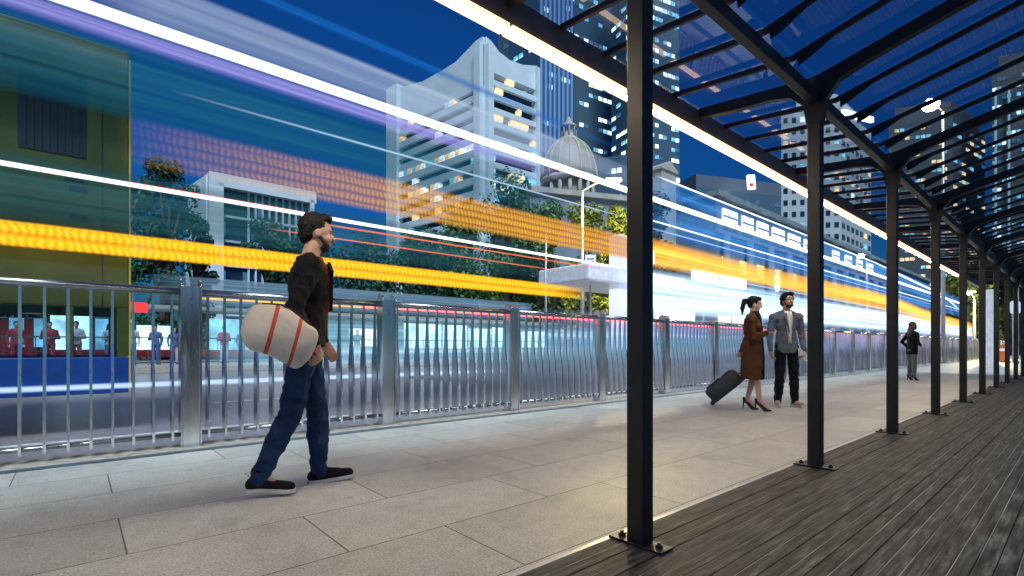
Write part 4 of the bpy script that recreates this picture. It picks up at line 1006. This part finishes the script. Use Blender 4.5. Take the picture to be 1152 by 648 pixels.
def person(label, loc, rz, Ht, legs, arms, lean=0, fem=False, head_yaw=0, head_pitch=0, voxel=.007, face=True, group=None, top='jacket', topm='jacket_black', botm='jeans', shoem='knit', hair='short', hairm='hair', beard=False, skin='skin', hem=.90, open_front=None, zoff=0):
    """local frame: +X forward, +Y left, Z up for a 1.78 m figure. legs/arms: {side: (joint, joint, ...)}"""
    hz = .95; sw = .165 if fem else .19
    def T(p):
        p = V3(p); p.x += lean*(p.z-hz) if p.z > hz else 0; return p
    hc = T((.035, 0, 1.655)); RH = Matrix.Rotation(head_yaw, 3, 'Z') @ Matrix.Rotation(head_pitch, 3, 'Y')
    def HP(x, y, z): return hc+RH @ V3((x, y, z))
    def torso(bm, g, zlow=None, waist=1):
        ell(bm, T((-.005, 0, .98)), (.105+g, .155+g-(0 if fem else .008), .125+g)); ell(bm, T((.0, 0, 1.12)), (.095+g, (.118 if fem else .14)*waist+g, .17))
        ell(bm, T((.0, 0, 1.29)), (.112+g, .15+g-(.015 if fem else 0), .2)); ell(bm, T((-.01, 0, 1.38)), (.09+g, sw*.92+g, .10+g))
        if fem: 
            for s in (-1, 1): ell(bm, T((.075, s*.07, 1.29)), (.05+g, .055+g, .055+g))
        for s in (-1, 1): ell(bm, T((-.005, s*sw, 1.405)), (.056+g, .056+g, .056+g)); capsule(bm, T((-.01, s*sw, 1.41)), T((-.01, s*.05, 1.465)), .045+g, .045+g)
    def arm(bm, s, g, upto=1.0):
        sh, el, wr = [T(p) if i == 0 else V3(p) for i, p in enumerate(arms[s][:3])]
        k = .86 if fem else 1
        capsule(bm, sh, el, .050*k+g, .040*k+g)
        e = el.lerp(wr, upto); capsule(bm, el, e, .041*k+g, (.041*k+(.027-.041*k)*upto)+g)
    def leg(bm, s, g, upto=1.0, gk=0):
        hp, kn, an = [V3(p) for p in legs[s][:3]]
        k = .92 if fem else 1
        capsule(bm, hp, kn, .077*k+g, .056*k+g+gk); mid = kn.lerp(an, .3); e = kn.lerp(an, upto)
        capsule(bm, kn, mid, .053*k+g+gk, .055*k+g+gk); capsule(bm, mid, e, .055*k+g+gk, (.036*k+g+gk if upto > .5 else .05*k+g))
    bm = NB(); torso(bm, 0)
    capsule(bm, T((-.01, 0, 1.45)), T((.015, 0, 1.58)), .05 if fem else .058, .048 if fem else .055)
    w_ = .93 if fem else 1
    ell(bm, HP(-.012, 0, .028), (.096, .074*w_, .098), RH); ell(bm, HP(.020, 0, -.022), (.072, .060*w_, .092), RH); ell(bm, HP(.042, 0, -.085), (.040, .038*w_, .030), RH)
    if face:
        capsule(bm, HP(.088, 0, .012), HP(.108, 0, -.022), .009, .0125, 8)
        for s in (-1, 1):
            ell(bm, HP(-.005, s*.073*w_, -.008), (.02, .009, .031), RH); capsule(bm, HP(.083, s*.014, .034), HP(.070, s*.045, .034), .0105, .009, 8); ell(bm, HP(.055, s*.034*w_, -.028), (.03, .022, .026), RH)
        capsule(bm, HP(.083, -.016, -.055), HP(.083, .016, -.055), .0085, .0085, 8)
    for s in (-1, 1):
        arm(bm, s, 0); leg(bm, s, 0)
        wr = V3(arms[s][2]); el = V3(arms[s][1]); hd = (V3(arms[s][3]) if len(arms[s]) > 3 else (wr-el)).normalized(); nn = V3(arms[s][4]) if len(arms[s]) > 4 else V3((0, -s, 0))
        curl = arms[s][5] if len(arms[s]) > 5 else .35
        nn = (nn-hd*nn.dot(hd)).normalized(); sd = nn.cross(hd)*(1 if s < 0 else -1)   # towards the thumb
        k = .88 if fem else 1
        rot = Matrix((hd, sd, nn)).transposed(); ell(bm, wr+hd*.052*k, (.054*k, .038*k, .018*k), rot); capsule(bm, wr-hd*.01, wr+hd*.03, .026*k, .026*k)
        for i, (o_, ln) in enumerate(((.029, .040), (.0095, .045), (-.0095, .041), (-.028, .033))):
            b0 = wr+(hd*.088+sd*o_)*k; a1 = curl*(1+.12*i); d1 = hd*math.cos(a1)+nn*math.sin(a1)+sd*o_*1.5; p1 = b0+d1.normalized()*ln*k
            a2 = a1+curl*1.1; d2 = hd*math.cos(a2)+nn*math.sin(a2); p2 = p1+d2*ln*.62*k; a3 = a2+curl*.8; d3 = hd*math.cos(a3)+nn*math.sin(a3); p3 = p2+d3*ln*.45*k
            capsule(bm, b0-hd*.02*k, p1, .0095*k, .009*k, 8); capsule(bm, p1, p2, .009*k, .0082*k, 8); capsule(bm, p2, p3, .0082*k, .0072*k, 8)
        t0 = wr+(hd*.028+sd*.026+nn*.006)*k; t1 = t0+(hd*.03+sd*.024+nn*.014)*k; t2 = t1+(hd*.032+sd*.004+nn*.014)*k
        capsule(bm, t0, t1, .013*k, .011*k, 8); capsule(bm, t1, t2, .011*k, .0085*k, 8)
        an, toe = V3(legs[s][2]), V3(legs[s][3]); capsule(bm, an, an.lerp(toe, .8)+V3((0, 0, .0)), .035, .026)
    body = remesh(link(bm, 'person', skin), voxel, 2)
    tag(body, label, 'person', group)
    def part(bm, name, m, vx=.009, sm=3, disp=.0, ds=.12): return remesh(link(bm, name, m, body, local=True), max(vx, voxel*1.2), sm, disp, ds)
    # trousers or bare legs
    if botm:
        bm = NB(); ell(bm, (-.005, 0, .95), (.106, .150, .10))
        for s in (-1, 1): leg(bm, s, .010, 1.04, .006); 
        ell(bm, (-.045, .0, .91), (.09, .13, .10)); part(bm, 'trousers', botm, sm=2, disp=.032, ds=.055)
    # upper garment
    bm = NB(); torso(bm, .013 if top != 'coat' else .022, waist=1.0)
    for s in (-1, 1): arm(bm, s, .011, .96)
    if top in ('jacket', 'blazer'):
        loft(bm, [((-.004, 0, hem), .128, .172), (T((-.002, 0, 1.0)), .124, .166), (T((0, 0, 1.15)), .115, .148)], 28)
    elif top == 'coat':
        loft(bm, [((-.01, 0, hem), .165, .175), ((-.005, 0, hem+.25), .160, .185), ((0, 0, .98), .148, .178), (T((0, 0, 1.15)), .125, .148)], 28)
    if top != 'tee':
        tube(bm, [T((-.025, math.sin(a)*.066, 1.492+.01*math.cos(a)))+V3((math.cos(a)*.062+.02, 0, -.035*max(0, math.cos(a)))) for a in [math.tau*k/14 for k in range(15)]], .019, 8)
    part(bm, {'tee': 'shirt'}.get(top, top), topm, sm=2, disp=.030, ds=.065)
    if open_front:
        om, width = open_front
        zs = [1.50, 1.42, 1.32, 1.2, 1.08, .99 if top == 'blazer' else .96]
        ws = [.045, .050, .045, .034, .026, .030]
        xs = [.075, .122, .143, .137, .132, .138]
        bm = NB()
        front = [[bm.verts.new(T((x-abs(t)**2*.03, t*w*width, z))) for t in (-1, -.5, 0, .5, 1)] for z, w, x in zip(zs, ws, xs)]
        back = [[bm.verts.new(v.co-V3((.05, 0, 0))) for v in r_] for r_ in front]
        for a, b_ in ((front, 1), (back, -1)):
            for r0, r1 in zip(a, a[1:]):
                for k in range(4): bm.faces.new((r0[k], r0[k+1], r1[k+1], r1[k])).smooth = True
        for k in range(4): bm.faces.new((front[0][k], front[0][k+1], back[0][k+1], back[0][k])); bm.faces.new((front[-1][k], front[-1][k+1], back[-1][k+1], back[-1][k]))
        for i in range(5):
            for k in (0, 4): bm.faces.new((front[i][k], front[i+1][k], back[i+1][k], back[i][k]))
        link(bm, 'shirt', om, body, local=True)
        for s in (-1, 1):       # lapels
            bm = NB(); pts = [(.112, s*.050, 1.47), (.131, s*.098, 1.405), (.133, s*.075, 1.385), (.150, s*.030, 1.15), (.150, s*.020, 1.17), (.132, s*.040, 1.33)]
            f = [bm.verts.new(T(p)+V3((.006, 0, 0))) for p in pts]; g_ = [bm.verts.new(T(p)-V3((.012, 0, 0))) for p in pts]; n_ = len(pts)
            bm.faces.new(f); bm.faces.new(g_[::-1])
            for k in range(n_): bm.faces.new((f[k], f[(k+1) % n_], g_[(k+1) % n_], g_[k]))
            link(bm, 'lapel', topm, body, local=True)
    # shoes
    for s in (-1, 1):
        an, toe = V3(legs[s][2]), V3(legs[s][3]); d = (toe-an); zt_ = toe.z; d.z = 0; ln = d.length; d.normalize(); side = V3((-d.y, d.x, 0))
        bm = NB()
        if shoem == 'patent':    # pump with a thin heel
            tube(bm, [an+V3((0, 0, -.035))-d*.045, an+V3((0, 0, -.05))+d*.0, V3((toe.x, toe.y, zt_+.006))-d*.05, V3((toe.x, toe.y, zt_+.002))+d*.035], [.026, .033, .036, .010], 10)
            capsule(bm, an+V3((0, 0, -.03))-d*.045, an+V3((0, 0, .012))-d*.05, .026, .022); o = part(bm, 'shoe', shoem, .006, 1)
            bm = NB(); tube(bm, [an+V3((0, 0, -.05))-d*.055, V3((an.x, an.y, .004))-d*.062], [.013, .005], 8); link(bm, 'heel', shoem, o, local=True)
        else:
            zs0 = an.z-.085
            capsule(bm, V3((an.x, an.y, zs0+.045))-d*.035, V3((toe.x, toe.y, zt_+.034))-d*.0, .042, .034); capsule(bm, V3((an.x, an.y, zs0+.05)), an+V3((0, 0, .03)), .045, .048)
            capsule(bm, an+V3((0, 0, -.02)), V3((toe.x, toe.y, zt_+.04))-d*.07, .04, .036); o = part(bm, 'shoe', shoem, .008, 2)
            bm = NB(); q = []
            for t, w in ((-.075, .012), (-.065, .032), (0, .040), (ln*.55, .044), (ln*.9, .046), (ln+.02, .034), (ln+.036, .012)):
                zz = zs0+(zt_-zs0)*max(0, min(1, t/ln)); q.append((V3((an.x, an.y, 0))+d*t, w, zz))
            up = [[bm.verts.new(c+side*w*k_+V3((0, 0, z+h_))) for c, w, z in q] for k_, h_ in ((1, .001), (1, .022), (-1, .022), (-1, .001))]
            for a, b_ in ((0, 1), (1, 2), (2, 3), (3, 0)):
                for i in range(len(q)-1): bm.faces.new((up[a][i], up[a][i+1], up[b_][i+1], up[b_][i]))
            for i in (0, -1): bm.faces.new([up[a][i] for a in range(4)])
            link(bm, 'sole', 'sole', o, local=True)
    # hair
    bm = NB()
    if hair == 'short':
        ell(bm, HP(-.028, 0, .045), (.094, .081, .094), RH); ell(bm, HP(.035, 0, .105), (.050, .058, .032), RH); ell(bm, HP(-.062, 0, -.01), (.052, .068, .07), RH)
    elif hair == 'wavy':
        ell(bm, HP(-.028, 0, .048), (.100, .086, .096), RH); ell(bm, HP(.035, .02, .110), (.055, .065, .034), RH); ell(bm, HP(-.062, 0, -.01), (.056, .074, .08), RH)
        for s in (-1, 1): ell(bm, HP(.012, s*.075, .04), (.04, .018, .045), RH)
    elif hair == 'ponytail':
        ell(bm, HP(-.028, 0, .040), (.100, .080, .096), RH); ell(bm, HP(.038, 0, .095), (.045, .060, .034), RH); ell(bm, HP(-.055, 0, 0), (.05, .066, .07), RH)
        capsule(bm, HP(-.12, 0, .055), HP(-.158, 0, .035), .026, .036); capsule(bm, HP(-.158, 0, .035), HP(-.165, 0, -.08), .036, .034); capsule(bm, HP(-.165, 0, -.08), HP(-.148, 0, -.175), .034, .012)
    elif hair == 'long':
        ell(bm, HP(-.028, 0, .040), (.104, .086, .098), RH); ell(bm, HP(-.055, 0, -.05), (.07, .092, .12), RH); capsule(bm, HP(-.08, -.03, -.1), HP(-.11, -.03, -.27), .06, .05); capsule(bm, HP(-.08, .03, -.1), HP(-.11, .03, -.26), .06, .05)
        for s in (-1, 1): ell(bm, HP(.01, s*.072, -.03), (.04, .022, .10), RH)
    part(bm, 'hair', hairm, .007, 1, .024, .016)
    if beard:
        bm = NB(); ell(bm, HP(.036, 0, -.080), (.051, .046, .038), RH)
        for s in (-1, 1): capsule(bm, HP(.055, s*.042, -.07), HP(.008, s*.062, -.025), .018, .012)
        capsule(bm, HP(.090, -.02, -.042), HP(.090, .02, -.042), .0065, .0065, 8); part(bm, 'beard', 'beard', .007, 1, .006, .01)
    if face:
        for s in (-1, 1):
            bm = NB(); ell(bm, HP(.0775, s*.029, .010), (.005, .008, .0045), RH, 10, 8); link(bm, 'eye', 'eye', body, local=True)
            bm = NB(); capsule(bm, HP(.093, s*.014, .042), HP(.080, s*.044, .044), .0035, .0025, 8); link(bm, 'eyebrow', hairm, body, local=True)
    body.scale = (Ht/1.785,)*3; body.rotation_euler.z = rz; body.location = V3((loc[0], loc[1], zoff))
    return body
def at(body, p):
    """world position of a point in a figure's frame"""
    s = body.scale[0]; q = V3(p)*s; q.rotate(Matrix.Rotation(body.rotation_euler.z, 3, 'Z')); return q+V3(body.location)

# walking man with a bag
w1 = person('bearded man in black jacket and blue jeans walking past the railing with a bag', (1.13, 3.37), R(-12), 1.80,
    {-1: ((-.01, -.09, .93), (-.085, -.10, .52), (-.27, -.10, .125), (-.10, -.11, .012)), 1: ((.02, .09, .93), (.085, .09, .50), (.10, .09, .085), (.29, .08, .012))},
    {-1: ((0, -.19, 1.41), (-.10, -.275, 1.13), (.03, -.27, .93), (.25, -.02, -1), (-.6, .8, 0), .8), 1: ((0, .19, 1.41), (-.0, .26, 1.13), (.15, .22, .95), (.5, -.1, -.9), (0, -1, 0), .4)},
    lean=.06, head_pitch=.08, beard=True, hem=.92, top='jacket', topm='jacket_black', botm='jeans', shoem='knit', hair='short', open_front=('shirt_red', 1.0))
# bag
bc = at(w1, (-.17, -.34, .975)); e = empty('sports_bag', (bc.x, bc.y, bc.z), 'white soft bag with red stripes carried low behind the walking man', 'bag', rz=R(-12))
def bagmat():
    m, nt, b = nmat('white_bag_with_red_stripes'); L = nt.links.new; N = nt.nodes.new
    tc = N('ShaderNodeTexCoord'); sp = N('ShaderNodeSeparateXYZ'); L(tc.outputs['Object'], sp.inputs[0])
    ad = N('ShaderNodeMath'); ad.operation = 'MULTIPLY_ADD'; ad.inputs[1].default_value = .35; L(sp.outputs['Z'], ad.inputs[0]); L(sp.outputs['X'], ad.inputs[2])
    rp = N('ShaderNodeMapRange'); rp.inputs['From Min'].default_value = -.3; rp.inputs['From Max'].default_value = .3; L(ad.outputs[0], rp.inputs['Value'])
    cr = N('ShaderNodeValToRGB'); cr.color_ramp.interpolation = 'CONSTANT'; L(rp.outputs[0], cr.inputs['Fac'])
    W = (.66, .62, .56, 1); Rd = (.55, .07, .03, 1)
    e_ = cr.color_ramp.elements; e_[0].color = W; e_[1].position = .38; e_[1].color = Rd
    for p, c in ((.42, W), (.62, Rd), (.655, W)):
        n = e_.new(p); n.color = c
    L(cr.outputs['Color'], b.inputs['Base Color']); b.inputs['Roughness'].default_value = .7
    n2 = noise_node(nt, 6, 2, mapscale=(1, .5, 1.6)); bp = N('ShaderNodeBump'); bp.inputs['Strength'].default_value = .7; bp.inputs['Distance'].default_value = .03; L(n2.outputs['Fac'], bp.inputs['Height']); L(bp.outputs[0], b.inputs['Normal'])
    return m
M['bag'] = bagmat()
bm = NB(); loft(bm, [((0, 0, z*.84), .212*k, .092*k, .8) for z, k in ((-.165, .45), (-.152, .72), (-.11, .90), (-.03, 1), (.05, 1), (.12, .90), (.155, .70), (.168, .42))], 32)
for v in bm.verts:
    v.co.x *= 1+.10*noise.noise(v.co*6); v.co.z += .045*noise.noise(v.co*7+V3((3, 3, 3)))+.02*noise.noise(v.co*19); v.co.y *= 1+.2*noise.noise(v.co*5+V3((9, 0, 0)))
bg_ = link(bm, 'shell', 'bag', e, local=True, smooth=True); bg_.rotation_euler = (0, R(33), 0)
sb = bg_.modifiers.new('s', 'SUBSURF'); sb.levels = 2; sb.render_levels = 2
bm = NB(); hp_ = at(w1, (.045, -.265, .855))-bc; hp_.rotate(Matrix.Rotation(R(12), 3, 'Z'))
tube(bm, [V3((-.02, .02, .13)), V3((.09, .045, .09)), hp_+V3((-.03, 0, .03)), hp_+V3((.0, 0, -.01)), V3((.18, .03, -.09))], .011, 8); link(bm, 'handle', 'maroon', e, local=True)
bm = NB(); tube(bm, [V3((-.18, 0, .105)), V3((-.1, .0, .155)), V3((0, 0, .166)), V3((.1, 0, .15)), V3((.17, 0, .105))], .005, 6); zp = link(bm, 'zip', 'beard', e, local=True); zp.rotation_euler = (R(14), R(33), 0)

# man in the blazer
w2 = person('bearded man in grey blazer and white shirt standing beside the woman in brown', (8.34, 3.09), R(-134), 1.76,
    {-1: ((0, -.09, .93), (.01, -.105, .50), (-.02, -.12, .085), (.12, -.20, .012)), 1: ((0, .09, .93), (.03, .10, .50), (.02, .12, .085), (.18, .15, .012))},
    {-1: ((0, -.19, 1.41), (-.03, -.25, 1.13), (.03, -.255, .88), (.15, .05, -1), (0, 1, .0), .45), 1: ((0, .19, 1.41), (-.03, .25, 1.13), (.04, .25, .88), (.15, -.05, -1), (0, -1, 0), .8)},
    head_yaw=R(12), head_pitch=-.05, beard=True, top='blazer', topm='blazer', botm='trousers', shoem='suede', hair='wavy', open_front=('shirt', 1.15), hem=.84)
pc = at(w2, (.075, .235, .80)); bm = NB()
obox(bm, (0, 0, 0), (.55, 0, -.45), .13, .006, .05); o = link(bm, 'magazine', M.setdefault('paper', mat('folded_paper', (.62, .64, .62), .7, 0, .2, 30))); o.location = pc; o.rotation_euler.z = R(-60)
tag(o, 'folded pale magazine in the hand of the man in the blazer', 'magazine')
# woman with the suitcase
w3 = person('woman in long brown coat with ponytail and black heels looking at her phone', (7.44, 3.22), R(-66), 1.66,
    {-1: ((0, -.08, .95), (.06, -.07, .53), (.10, -.07, .165), (.235, -.07, .012)), 1: ((-.02, .08, .95), (.02, .07, .53), (-.07, .07, .165), (.065, .07, .012))},
    {-1: ((0, -.165, 1.41), (.01, -.225, 1.14), (.20, -.17, 1.20), (1, .25, .12), (0, .2, 1), .5), 1: ((0, .165, 1.41), (-.08, .24, 1.14), (-.16, .22, .92), (-.3, 0, -1), (0, -1, 0), .9)},
    fem=True, head_pitch=.18, top='coat', topm='coat', botm=None, shoem='patent', hair='ponytail', skin='skin_f', hem=.49, open_front=None, zoff=.0)
bm = NB(); loft(bm, [(V3((.11, 0, .50)), .065, .10), (V3((.11, 0, .9)), .062, .08), (V3((.10, 0, 1.2)), .05, .06), (V3((.06, 0, 1.46)), .07, .066), (V3((.03, 0, 1.55)), .064, .062)], 20); o = link(bm, 'dress', 'knit', w3, local=True, smooth=True)
pc = at(w3, (.315, -.155, 1.248)); bm = NB(); box(bm, (-.075, -.037, -.004), (.075, .037, .004), bevel=.003); ph = link(bm, 'phone', 'patent'); ph.location = pc; ph.rotation_euler = (0, R(-14), R(-66)); tag(ph, 'black phone held up by the woman in the brown coat', 'phone')
# suitcase, tipped on its wheels
M['case'] = mat('dark_suitcase_shell', (.02, .026, .035), .55, 0, .3, 30, .4, 150)
g = at(w3, (-.56, .20, 0)); e = empty('suitcase', (g.x, g.y, 0), 'dark wheeled suitcase tipped back behind the woman in the brown coat', 'suitcase', rz=R(-66))
tilt = Matrix.Rotation(R(48), 4, 'Y'); org = V3((.0, 0, .05))
def tl(bm): bmesh.ops.transform(bm, matrix=Matrix.Translation(org) @ tilt @ Matrix.Translation((.0, 0, -.02)), verts=bm.verts)
bm = NB(); box(bm, (-.24, -.19, .04), (.0, .19, .58), bevel=.045); tl(bm); sh_ = link(bm, 'shell', 'case', e, local=True, smooth=True)
bm = NB(); box(bm, (-.262, -.15, .10), (-.238, .15, .34), bevel=.012); tl(bm); link(bm, 'pocket', 'case', sh_, local=True)
bm = NB(); box(bm, (-.255, -.15, .37), (-.238, .15, .53), bevel=.01); tl(bm); link(bm, 'pocket', 'case', sh_, local=True)
for s in (-1, 1):
    bm = NB(); tube(bm, [(-.03, s*.13-.015, .02), (-.03, s*.13+.015, .02)], .034, 16); tl(bm); link(bm, 'wheel', 'rubber', e, local=True)
bm = NB()
for s in (-1, 1): tube(bm, [(-.02, s*.08, .56), (-.02, s*.08, .88)], .008, 8)
tube(bm, [(-.02, -.09, .885), (-.02, .09, .885)], .014, 8); tl(bm); link(bm, 'pull_handle', 'patent', e, local=True)
bm = NB(); tube(bm, [(-.12, -.06, .585), (-.12, -.05, .61), (-.12, .05, .61), (-.12, .06, .585)], .009, 8); tl(bm); link(bm, 'grip', 'patent', e, local=True)
# far woman
w4 = person('long-haired woman in black jacket and grey jeans standing farther along the railing', (17.4, 3.2), R(-40), 1.62,
    {-1: ((0, -.08, .95), (.01, -.07, .53), (.0, -.07, .155), (.13, -.08, .012)), 1: ((0, .08, .95), (.02, .09, .53), (-.01, .10, .155), (.12, .12, .012))},
    {-1: ((0, -.165, 1.41), (.0, -.22, 1.14), (.12, -.16, 1.08)), 1: ((0, .165, 1.41), (-.06, .32, 1.17), (.06, .19, .98))},
    fem=True, top='jacket', topm='jacket_black', botm='jeans_grey', shoem='patent', hair='long', hairm='hair_brown', skin='skin_f', hem=.80, voxel=.014)
# people waiting on the tram platform
SL = {-1: ((0, -.09, .93), (.01, -.10, .50), (-.02, -.11, .085), (.15, -.14, .012)), 1: ((0, .09, .93), (.02, .10, .50), (.0, .11, .085), (.17, .13, .012))}
HANG = {-1: ((0, -.19, 1.41), (-.03, -.26, 1.13), (.05, -.24, .88)), 1: ((0, .19, 1.41), (-.03, .26, 1.13), (.05, .24, .88))}
FOLD = {-1: ((0, -.19, 1.41), (-.02, -.27, 1.13), (.17, -.06, 1.15)), 1: ((0, .19, 1.41), (-.02, .27, 1.13), (.19, .04, 1.12))}
READ = {-1: ((0, -.19, 1.41), (.0, -.25, 1.13), (.24, -.12, 1.20)), 1: ((0, .19, 1.41), (-.03, .26, 1.13), (.05, .24, .88))}
P = [(18, 1.72, -70, HANG, 'c_maroon', 'c_maroon', 'short', 0, 'person in maroon waiting leftmost on the tram platform, in front of a maroon panel'),
     (56, 1.74, -95, FOLD, 'c_maroon', 'c_maroon', 'short', 0, 'person in maroon with folded arms on the tram platform, below the bus'),
     (86, 1.78, -110, FOLD, 'c_grey', 'c_maroon', 'wavy', 0, 'person in grey top and maroon trousers on the tram platform, seen through the bus'),
     (123, 1.72, -60, READ, 'c_grey', 'c_blue', 'long', 1, 'long-haired person in grey waiting on the tram platform near the bus corner'),
     (148, 1.76, -90, HANG, 'c_pale', 'c_grey', 'short', 0, 'person in a pale top on the tram platform under the small red sign'),
     (175, 1.70, -120, READ, 'c_blue', 'c_blue', 'short', 0, 'person in navy on the tram platform left of the nearest railing post'),
     (196, 1.62, -80, HANG, 'c_blue', 'c_grey', 'long', 1, 'small person in navy partly hidden by the nearest railing post'),
     (252, 1.72, -90, FOLD, 'c_maroon', 'c_grey', 'short', 0, 'person in maroon and grey on the tram platform, seen beside the white bag'),
     (272, 1.66, -70, HANG, 'c_blue', 'trousers', 'ponytail', 1, 'person in navy with a ponytail on the tram platform left of the walking man'),
     (402, 1.72, -100, READ, 'trousers', 'c_grey', 'short', 0, 'person in black on the tram platform just right of the walking man')]
for x, h, az, arms_, tm, bt, hr, fe, lab in P:
    q = PX(x, 410, 26.1)
    person(lab, (q.x, q.y), R(az), h, SL, arms_, fem=bool(fe), topm=tm, botm=bt, hair=hr, voxel=.022, face=False, group='people waiting on the tram platform', zoff=.16, shoem='knit', hem=.86)
# ------------------------------------------------------------------ sky, sun, render
w = bpy.data.worlds.new('World'); scene.world = w; w.use_nodes = True; nt = w.node_tree
bg = nt.nodes['Background']; sky = nt.nodes.new('ShaderNodeTexSky'); sky.sky_type = 'NISHITA'; sky.sun_disc = False
sky.sun_elevation = R(4); sky.sun_rotation = R(200); sky.air_density = 1.2; sky.dust_density = .3; sky.ozone_density = 5
mx = nt.nodes.new('ShaderNodeMix'); mx.data_type = 'RGBA'; mx.blend_type = 'MULTIPLY'; mx.inputs[0].default_value = 1; mx.inputs[7].default_value = (.11, .41, .74, 1)
nt.links.new(sky.outputs[0], mx.inputs[6]); nt.links.new(mx.outputs[2], bg.inputs['Color']); bg.inputs['Strength'].default_value = .15
sl = bpy.data.lights.new('sun', 'SUN'); sl.energy = 2.7; sl.angle = R(24); sl.color = (.80, .94, 1.0)
so = bpy.data.objects.new('sun', sl); col.objects.link(so); so.rotation_euler = (R(35), R(-8), R(-20))
vs = scene.view_settings; vs.view_transform = 'Standard'; vs.look = 'None'; vs.exposure = .48; vs.gamma = 1
scene.render.engine = 'CYCLES'; cy = scene.cycles
cy.use_denoising = True; cy.max_bounces = 6; cy.transparent_max_bounces = 40; cy.diffuse_bounces = 3; cy.glossy_bounces = 4
cy.caustics_reflective = False; cy.caustics_refractive = False; cy.sample_clamp_indirect = 6
